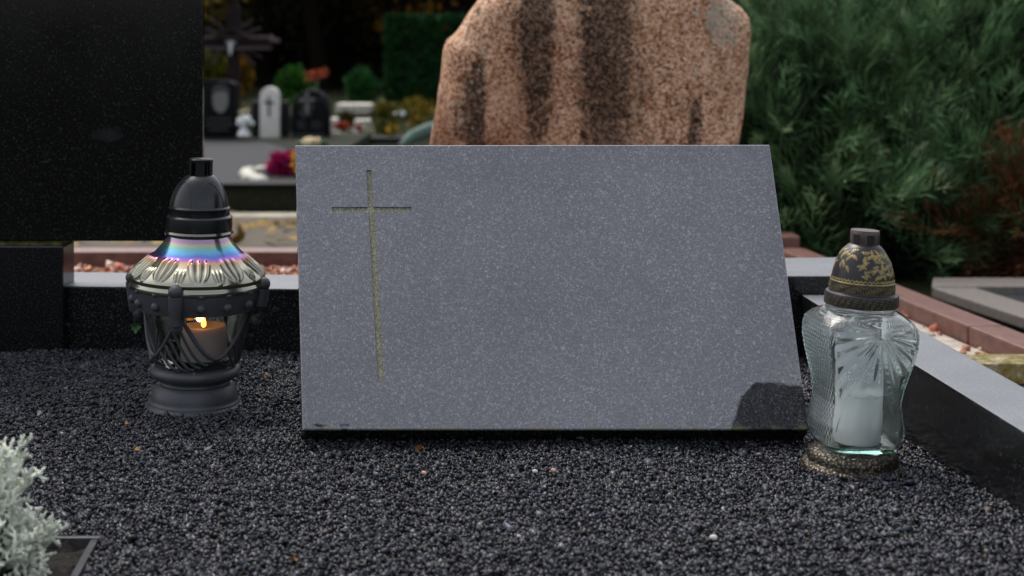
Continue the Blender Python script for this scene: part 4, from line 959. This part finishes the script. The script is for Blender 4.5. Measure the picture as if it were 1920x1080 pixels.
part('etched_portrait', MB().outline([(X(411 + 15 * math.cos(u), G), Z(187 + 22 * math.sin(u) * (1 if math.sin(u) < 0 else 1.15), G)) for u in np.linspace(2 * math.pi, 0, 20, endpoint=False)], 12.244, 12.252), M['etch'], h1)
part('etched_hair', MB().outline([(X(a, G), Z(b, G)) for a, b in [(395, 184), (397, 165), (405, 158), (418, 158), (427, 166), (428, 184), (423, 174), (412, 170), (401, 175)]], 12.240, 12.2435), M['dim_etch'], h1)
part('coping', MB().outline([(X(352, G), Z(152, G)), (X(352, G), Z(149, G)), (X(400, G), Z(149.5, G)), (X(425, G), Z(151.5, G)), (X(445, G), Z(158, G)), (X(445, G), Z(161, G)), (X(425, G), Z(154.5, G)), (X(400, G), Z(152.5, G))][::-1], 12.23, 12.249), M['grey_slab'], h1)
for k, (a, b, y) in enumerate([(388, 432, 221), (386, 436, 231), (392, 428, 241)]):
    bx = []; x = a
    while x < b: wv = random.uniform(2, 4); bx.append((x, min(b, x + wv), y, y + 4)); x += wv + 1.4
    etch(h1, 'lettering', 12.249, bx, 'dim_etch')
h2 = hstone('white_headstone', 'small white round topped headstone with a black cross', (487, 523), 163, 258, 12.25, 18, 'white_stone', 0.08)
etch(h2, 'black_cross', 12.249, [(502.6, 506.4, 180, 219), (495.5, 513.5, 190, 194.5)], 'black_paint')
single('dark_backing_stone', MB().box(X(472, 12.4), X(542, 12.4), 12.38, 12.48, Z(262, 12.4), Z(190, 12.4), 0.01), M['dark_stone'], 'low dark grey stone standing behind the white headstone', 'headstone', (X(507, 12.4), 12.43, Z(262, 12.4)))
h3 = hstone('carved_headstone', 'black round shouldered headstone with etched cross and flowers', (547, 618), 168, 268, 12.3, 34, 'black_stone')
etch(h3, 'etched_cross', 12.299, [(573, 579, 174, 214), (562, 590, 184, 190)], 'etch')
fb = MB()
for k in range(26):
    a, b = random.gauss(576, 9), random.gauss(198, 12); fb.ball((X(a, 12.299), 12.2995, Z(b, 12.3)), 0.011, 6, 4, (1, .3, 1))
tag(part('etched_flowers', fb, M['dim_etch'], h3), kind='stuff')
for (a, b, y) in [(556, 574, 228), (584, 604, 228), (558, 574, 236), (584, 604, 236), (552, 610, 250)]: etch(h3, 'lettering', 12.2985, [(a + k * 3.2, a + k * 3.2 + 2.2, y, y + 4) for k in range(int((b - a) / 3.2))], 'dim_etch')
part('edge_trim', MB().tube([P(600, 175, 12.298), P(607, 184, 12.298), P(612, 194, 12.298), P(616, 205, 12.298)], 0.012, 6), M['grey_slab'], h3)
h4 = hstone('medallion_headstone', 'dark headstone with small cream medallion standing behind the carved black one', (578, 636), 143, 258, 13.2, 10, 'black_stone')
part('medallion', MB().lathe([(0.0001, 0), (0.024, 0), (0.024, 0.01), (0.0001, 0.012)], 16), M['white_marble'], h4)
md = h4.children[-1]; mp_ = P(607.5, 170, 13.19) - Vector(h4.location)
md.data.transform(Matrix.Translation(mp_ + Vector(h4.location) * 0) @ Matrix.Rotation(R(90), 4, 'X') @ Matrix.Translation(Vector(h4.location)))
etch(h4, 'small_cross', 13.199, [(594, 596, 150, 160), (591, 599, 153, 155)], 'etch')
tl_ = thing('orange_foliage', 'orange red leaves resting on top of the medallion headstone', 'leaves', P(594, 143, 13.25))
cc = rng.uniform(0, 1, (60, 1)); pc = np.array(P(581, 143, 13.25)) + cc * (np.array(P(609, 134, 13.25)) - np.array(P(581, 143, 13.25))) + rng.normal(0, .012, (60, 3))
v, f, tn = leaf_cloud(pc, rng.normal(0, 1, (60, 3)), 0.05, 0.03, np.array([[0.4, 0.09, 0.04]]) * rng.uniform(.6, 1.3, (60, 1))); foliage_obj('leaf_cluster', v, f, tn, tl_, P(594, 143, 13.25))
part('twig', MB().tube([P(581, 144, 13.25), P(609, 135, 13.25)], 0.005, 5), M['bark'], tl_)

# wooden wayside cross with figure
CD = 15.0
wc = thing('wooden_cross', 'dark carved wooden wayside cross with small white crucified figure', 'cross', (X(436, CD), CD, -0.5))
part('post', MB().box(X(425, CD), X(448, CD), CD, CD + 0.1, -0.52, Z(14, CD), 0.006).outline([(X(427, CD), Z(14, CD)), (X(446, CD), Z(14, CD)), (X(442, CD), Z(4, CD)), (X(431, CD), Z(4, CD))], CD + .01, CD + .09), M['dark_wood'], wc)
part('crossbeam', MB().box(X(355, CD), X(508, CD), CD - 0.03, CD + 0.08, Z(91, CD), Z(73, CD), 0.006), M['dark_wood'], wc)
part('beam_cap', MB().outline([(X(a, CD), Z(b, CD)) for a, b in [(350, 72.5), (505, 72.5), (507, 79), (522, 80), (522, 73), (511, 72), (508, 67), (350, 67)]], CD - 0.05, CD + 0.1, 0.004), M['highlit_wood'], wc)
part('beam_trim', MB().box(X(350, CD), X(510, CD), CD - 0.045, CD - 0.031, Z(92.5, CD), Z(88, CD)), M['highlit_wood'], wc)
part('roof_board', MB().outline([(X(a, CD), Z(b, CD)) for a, b in [(405, 68), (437, 52), (468, 68), (462, 72), (437, 59), (411, 72)]][::-1], CD - 0.1, CD + 0.02, 0.004), M['dark_wood'], wc)
for (a, b, c_, e) in [(384, 52, 412, 64), (396, 34, 420, 56), (452, 54, 474, 36), (458, 62, 490, 52), (414, 98, 395, 122), (456, 98, 478, 122), (408, 95, 384, 108), (463, 96, 492, 108)]:
    part('ray', MB().tube([P(a, b, CD + .03), P(c_, e, CD + .03)], 0.007, 6), M['highlit_wood'], wc)
fg = MB()
def fp(a, b, y=-0.05): q = P(a, b, CD); return (q.x, CD + y, q.z)
fg.tube([fp(434, 103), fp(433.5, 96), fp(434.5, 88, -.06), fp(434.5, 82, -.05)], [0.008, 0.015, 0.02, 0.018], 8).tube([fp(434.5, 83), fp(430, 81), fp(425.5, 78)], [0.011, 0.008, 0.006], 6).tube([fp(434.5, 83), fp(439, 81), fp(443.5, 78)], [0.011, 0.008, 0.006], 6).ball(fp(434.2, 79, -.06), 0.016, 8, 6)
part('figure', fg, M['white_paint'], wc, 60)

# vase with white flowers, other grave goods
vz = thing('flower_vase', 'white flared vase with white flowers before the portrait headstone', 'vase', P(457, 255, 12.05))
part('pot', MB().lathe([(0.048, 0.0), (0.05, 0.006), (0.036, 0.03), (0.02, 0.06), (0.024, 0.075), (0.0001, 0.07)], 16, c=P(457, 254, 12.05)), M['white_paint'], vz, 40)
fb = MB()
for (a, b, r) in [(452, 228, .03), (466, 222, .032), (459, 225, .026), (470, 230, .024)]:
    c_ = P(a, b, 12.05)
    for k in range(9): fb.ball(c_ + Vector((random.gauss(0, r * .4), random.gauss(0, r * .4), random.gauss(0, r * .4))), r * .55, 6, 4)
part('blossoms', fb, M['white_petal'], vz, 60)
part('leaves', MB().tube([P(464, 236, 12.06), P(468, 244, 12.06)], [0.02, 0.012], 6).tube([P(457, 241, 12.06), P(461, 230, 12.06)], [0.008, 0.006], 6), M['leaf_green'], vz, 60)
gc = thing('grave_candle', 'small cream grave candle between the white and carved headstones', 'candle', P(540, 216, 13.0))
part('cup', MB().lathe([(0.0001, 0), (0.02, 0), (0.022, 0.05), (0.0001, 0.05)], 14, c=P(540, 215, 13.0)), M['cream_petal'], gc, 40)
part('lid', MB().lathe([(0.022, 0.0502), (0.024, 0.06), (0.016, 0.078), (0.0001, 0.08)], 14, c=P(540, 215, 13.0)), M['white_marble'], gc, 40)
single('plinth', MB().box(X(532, 13.0), X(548, 13.0), 12.95, 13.08, -0.52, Z(215.3, 13.0), 0.006), M['dark_stone'], 'narrow dark plinth under the small cream grave candle', 'plinth', P(540, 260, 13.0))
single('stone_plank', MB().hexa([P(447, 214, 13.1), P(466, 210, 13.1), P(466, 210, 13.3), P(447, 214, 13.3)], [P(448, 208, 13.1), P(468, 203, 13.1), P(468, 203, 13.3), P(448, 208, 13.3)], 0.004), M['cream_petal'], 'pale slanting stone edge seen beside the portrait headstone', 'stone', P(457, 212, 13.2))
cf = thing('cream_flowers', 'cream and yellow flower bunch just above the plaque top left corner', 'flowers', P(582, 275, 10.4))
fb = MB()
for k in range(13):
    c_ = P(random.uniform(556, 606), random.uniform(261, 272), 10.4 + random.uniform(-.1, .1))
    for j in range(5): fb.ball(c_ + Vector((random.gauss(0, .01), random.gauss(0, .01), random.gauss(0, .008))), 0.013, 6, 4)
part('blossoms', fb, M['cream_petal'], cf, 60)
gl = MB()
for k in range(12): c_ = P(random.uniform(560, 612), random.uniform(262, 276), 10.45); gl.ball(c_, 0.02, 6, 4, (1, .6, .7))
gl.tube([P(582, 275, 10.45), P(582, 300, 10.45)], [0.05, 0.03], 8)
part('leaves', gl, M['leaf_green'], cf, 60)

# white bordered graves at the middle distance
def wslab(name, label, quad_top, d0, d1, ytop, m='white_marble', zb=-0.52):
    (a0, a1) = quad_top; single(name, MB().box(X(a0, d0), X(a1, d0), d0, d1, zb, Z(ytop, d0), 0.01), M[m], label, 'grave', (X((a0 + a1) / 2, d0), d0, zb))
wslab('white_grave_slab', 'whitish long grave slab farthest back in front of the round shrub', (629, 698), 17.2, 17.6, 196)
wslab('white_corner_stone', 'narrow whitish upright stone beside the medallion headstone', (618, 629), 14.2, 14.5, 223)
wslab('white_tablet', 'whitish square tablet in the middle distance left of the yellow plants', (664, 695), 14.6, 14.8, 225)
wslab('white_kerb_stone', 'low whitish kerb nearest behind the plaque edge', (619, 680), 13.0, 13.2, 251)
wslab('dark_kerb_stone', 'dark low stone kerb below the yellow green plants', (690, 770), 12.8, 13.1, 258, 'dark_stone')
wslab('dark_mound_stone', 'dark stone strip under the long whitish slab', (631, 705), 16.4, 17.1, 216, 'moss_dark')
clump('moss_mound', 'olive moss mound between the whitish slabs', 'plant', (X(648, 15.4), 15.4, Z(236, 15.4)), (0.09, 0.08, 0.13), 700, 0.03, 0.016, [(0.07, 0.065, 0.012), (0.05, 0.05, 0.01)])
clump('orange_flowers', 'small orange red flowers below the moss mound', 'flowers', (X(642, 14.0), 14.0, Z(243, 14.0)), (0.06, 0.05, 0.05), 240, 0.03, 0.02, [(0.45, 0.12, 0.04), (0.4, 0.05, 0.03)])
clump('red_flowers', 'tiny red flowers in front of the whitish tablet', 'flowers', (X(673, 14.3), 14.3, Z(246, 14.3)), (0.025, 0.02, 0.04), 90, 0.025, 0.018, [(0.45, 0.02, 0.03)])
clump('yellow_green_plant', 'yellow green leafy clump behind the plaque before the hedge', 'plant', (X(722, 13.4), 13.4, -0.5), (0.12, 0.12, 0.30), 600, 0.055, 0.02, [(0.13, 0.12, 0.02), (0.06, 0.08, 0.015), (0.2, 0.14, 0.02), (0.03, 0.04, 0.01)])
clump('yellow_plant', 'bright yellow flowering clump beside the boulder left edge', 'plant', (X(785, 13.9), 13.9, -0.42), (0.13, 0.1, 0.22), 380, 0.055, 0.024, [(0.5, 0.28, 0.02), (0.22, 0.2, 0.03), (0.06, 0.08, 0.02), (0.04, 0.05, 0.01)])
clump('olive_plant', 'low olive yellow clump beneath the hedge', 'plant', (X(748, 16.6), 16.6, -0.5), (0.3, 0.1, 0.12), 900, 0.055, 0.024, [(0.14, 0.12, 0.02), (0.08, 0.08, 0.02), (0.3, 0.17, 0.02)])
pb = thing('white_bouquet', 'small white and pale blue bouquet in front of the hedge', 'flowers', P(751, 220, 15.2)); fb = MB()
for k in range(14): fb.ball(P(random.uniform(741, 762), random.uniform(208, 217), 15.2 + random.uniform(-.05, .05)), 0.017, 6, 4)
part('blossoms', fb, M['white_petal'], pb, 60); part('stems', MB().tube([P(751, 216, 15.2), P(752, 262, 15.2)], [0.012, 0.008], 6), M['leaf_green'], pb)
for k, (a, b, d, tn_, lb) in enumerate([(688, 252, 13.2, (0.7, 0.66, 0.5), 'pale cream flowers at the foot of the whitish tablet'), (712, 200, 16.9, (0.55, 0.5, 0.2), 'small pale yellow flowers below the hedge corner'),
                                    (656, 262, 12.9, (0.65, 0.6, 0.55), 'whitish flowers beside the low whitish kerb'), (735, 250, 13.0, (0.6, 0.32, 0.03), 'orange yellow flowers low beside the yellow green clump')]):
    clump('grave_flowers', lb, 'flowers', (X(a, d), d, Z(b, d) - 0.03), (0.05, 0.04, 0.09), 90, 0.035, 0.022, [tn_, (0.04, 0.09, 0.02)])
single('wooden_post', MB().box(X(768, 15.8), X(780, 15.8), 15.8, 15.87, -0.52, Z(192, 15.8), 0.006), M['brown_post'], 'short brown wooden post in front of the hedge', 'post', (X(774, 15.8), 15.83, -0.52))
gcl = MB(); vs = []; 
gq = [P(752, 274, 9.0), P(772, 256, 9.05), P(800, 246, 9.1), P(830, 240, 9.2)]
gcl.tube([Vector(q) for q in gq], [0.02, 0.035, 0.045, 0.05], 10)
gcl.tube([gq[3], Vector((gq[3].x, gq[3].y, -0.55))], [0.05, 0.06], 8)
single('green_tarpaulin', gcl, M['green_cloth'], 'grey green rolled cover slanting beside the boulder', 'cover', (gq[3].x, 9.2, -0.55), 60)

# shrubs, hedge, wood
def shrub(label, px, ybase, ytop, wpx, d, tones, n=2600, ls=0.07):
    z0, z1 = Z(ybase, d), Z(ytop, d)
    return clump('round_shrub', label, 'shrub', (X(px, d), d, z0), (wpx / 2 * d / F, wpx / 2 * d / F, (z1 - z0)), n, ls, ls * .4, tones, 0.9, stemm='bark')
shrub('bright green young shrub behind the white headstone', 552, 190, 136, 58, 16.5, [(0.04, 0.14, 0.02), (0.015, 0.06, 0.012), (0.06, 0.16, 0.02)], 1500)
shrub('round green shrub left of the clipped hedge', 678, 198, 138, 56, 18.2, [(0.02, 0.09, 0.02), (0.01, 0.045, 0.012), (0.03, 0.1, 0.025)], 1500)
def hedge(label, a, b, ytop, d, depth, zb):
    x0, x1, z1 = X(a, d), X(b, d), Z(ytop, d)
    o = thing('clipped_hedge', label, 'hedge', ((x0 + x1) / 2, d, zb))
    n = 15000; p = np.stack([rng.uniform(x0, x1, n), d + depth * rng.uniform(0, 1, n) ** 2, rng.uniform(zb, z1, n)], -1)
    tp = rng.uniform(0, 1, n) < 0.3; p[tp, 2] = z1 + rng.normal(0, .02, tp.sum()); p[tp, 1] = d + depth * rng.uniform(0, 1, tp.sum())
    sd = rng.uniform(0, 1, n) < 0.15; p[sd, 0] = x0 + rng.normal(0, .02, sd.sum())
    tn = np.array([[0.012, 0.052, 0.014]]) * rng.lognormal(0, .35, (n, 1)); od = rng.uniform(0, 1, n); tn[od < .004] = (0.3, .14, .02)
    v, f, t2 = leaf_cloud(p, rng.normal(0, .7, (n, 3)) + np.array([0, -.5, .5]), 0.06, 0.03, tn)
    foliage_obj('foliage', v, f, t2, o, ((x0 + x1) / 2, d, zb))
    part('stems', MB().box(x0 + .06, x1 - .06, d + .08, d + depth - .05, zb, z1 - .08), M['bark'], o)
hedge('tall clipped green hedge behind the left side of the boulder', 727, 925, 36, 20.0, 0.8, -0.5)

def tree(label, x, y, hgt, rad, tones, n=5200, low=0.05, trunk_r=0.12):
    zb = -0.5; o = thing('woodland_tree', label, 'tree', (x, y, zb), 'trees of the dark wood behind the graves')
    mb = MB(); top = Vector((x + random.gauss(0, .2), y, zb + hgt * .85))
    b0 = Vector((x, y, zb - .05)); mb.tube([b0, b0.lerp(top, .3) + Vector((random.gauss(0, .08), 0, 0)), b0.lerp(top, .65), top], [trunk_r * 1.3, trunk_r, trunk_r * .6, trunk_r * .15], 8)
    lob = []
    for k in range(13):
        u = random.uniform(low, 1); a = random.uniform(0, 6.28); st0 = b0.lerp(top, max(.06, u * .8)); rr = rad * (0.55 + 0.6 * math.sin(math.pi * min(1, u * .8 + .15)))
        e = st0 + Vector((math.cos(a) * rr * .75, math.sin(a) * rr * .75, random.uniform(.05, .5))); mb.tube([st0, st0.lerp(e, .5) + Vector((0, 0, .08)), e], [trunk_r * .35, trunk_r * .22, trunk_r * .08], 5); lob.append(e)
    part('trunk', mb, M['bark'], o, 60)
    C, D, T = [], [], []
    per = n // len(lob)
    for e in lob:
        p, q = ball_pts(per, e, (rad * .55, rad * .55, rad * .42), 0.1); C.append(p); D.append(q + rng.normal(0, .6, q.shape))
        base = np.array(random.choice(tones)); T.append(base[None] * rng.lognormal(0, .4, (per, 1)))
    C, D, T = map(np.concatenate, (C, D, T)); ok = C[:, 2] > zb + .02
    v, f, tn = leaf_cloud(C[ok], D[ok], 0.13, 0.075, np.clip(T[ok], .002, .6)); foliage_obj('crown', v, f, tn, o, (x, y, zb))
dk = [(0.005, 0.009, 0.004), (0.008, 0.01, 0.004), (0.012, 0.011, 0.004), (0.005, 0.005, 0.003)]
yl = [(0.1, 0.065, 0.01), (0.05, 0.05, 0.01), (0.28, 0.12, 0.01), (0.02, 0.026, 0.008), (0.006, 0.007, 0.003), (0.008, 0.008, 0.003)]
names = ['leftmost', 'second from the left', 'third from the left', 'fourth from the left', 'fifth from the left', 'sixth from the left', 'seventh from the left']
spots = [(-6.6, 25.5), (-5.2, 24.2), (-4.1, 26.0), (-3.0, 24.6), (-1.9, 26.2), (-0.7, 24.8), (0.6, 26.5)]
for k, (x, y) in enumerate(spots):
    tree(f'autumn tree of the dark wood, {names[k]} in the near row', x, y, random.uniform(5.0, 6.5), 1.5, yl if k in (1, 2, 3, 4) else dk, 5600)
bspots = [(-8.0, 28.5), (-6.0, 29), (-4.6, 29.5), (-3.2, 29), (-1.6, 29.5), (0.2, 29)]
for k, (x, y) in enumerate(bspots):
    tree(f'dark evergreen of the wood, number {k + 1} from the left in the far row'.replace('number 1', 'first').replace('number 2', 'second').replace('number 3', 'third').replace('number 4', 'fourth').replace('number 5', 'fifth').replace('number 6', 'sixth'), x, y, random.uniform(5.5, 7), 1.7, dk, 6500, 0.0, .16)
rspots = [(2.6, 24), (4.3, 22.5), (6.0, 23.5), (7.8, 23)]
for k, (x, y) in enumerate(rspots):
    tree(f'dark tree looming behind the juniper, {["first", "second", "third", "fourth"][k]} from the boulder', x, y, random.uniform(5, 6.5), 1.7, dk, 5600)
n = 26000; p = np.stack([rng.uniform(-11, 12, n), rng.uniform(31, 33, n), rng.uniform(-0.6, 6.5, n) * rng.uniform(0.4, 1, n)], -1)
v, f, tn = leaf_cloud(p, rng.normal(0, 1, (n, 3)), 0.42, 0.3, np.array([[0.006, 0.008, 0.0035]]) * rng.lognormal(0, .5, (n, 1)))
tag(foliage_obj('woodland', v, f, tn), 'dense dark mass of woodland closing off the view', 'wood', kind='stuff')
for k, (a, b, d, tn_) in enumerate([(398, 150, 21.0, (0.16, 0.15, 0.015)), (455, 150, 21.5, (0.4, 0.2, 0.015))]):
    shrub(['yellow green autumn shrub left of the wooden cross post', 'orange yellow autumn shrub right of the wooden cross post'][k], a, 175, [112, 118][k], [70, 26][k], d, [tn_, tuple(q * .4 for q in tn_), (0.02, 0.025, 0.01)], 1500, 0.09)
print('triangles', sum(sum(len(p.vertices) - 2 for p in me.polygons) for me in bpy.data.meshes if me.users))
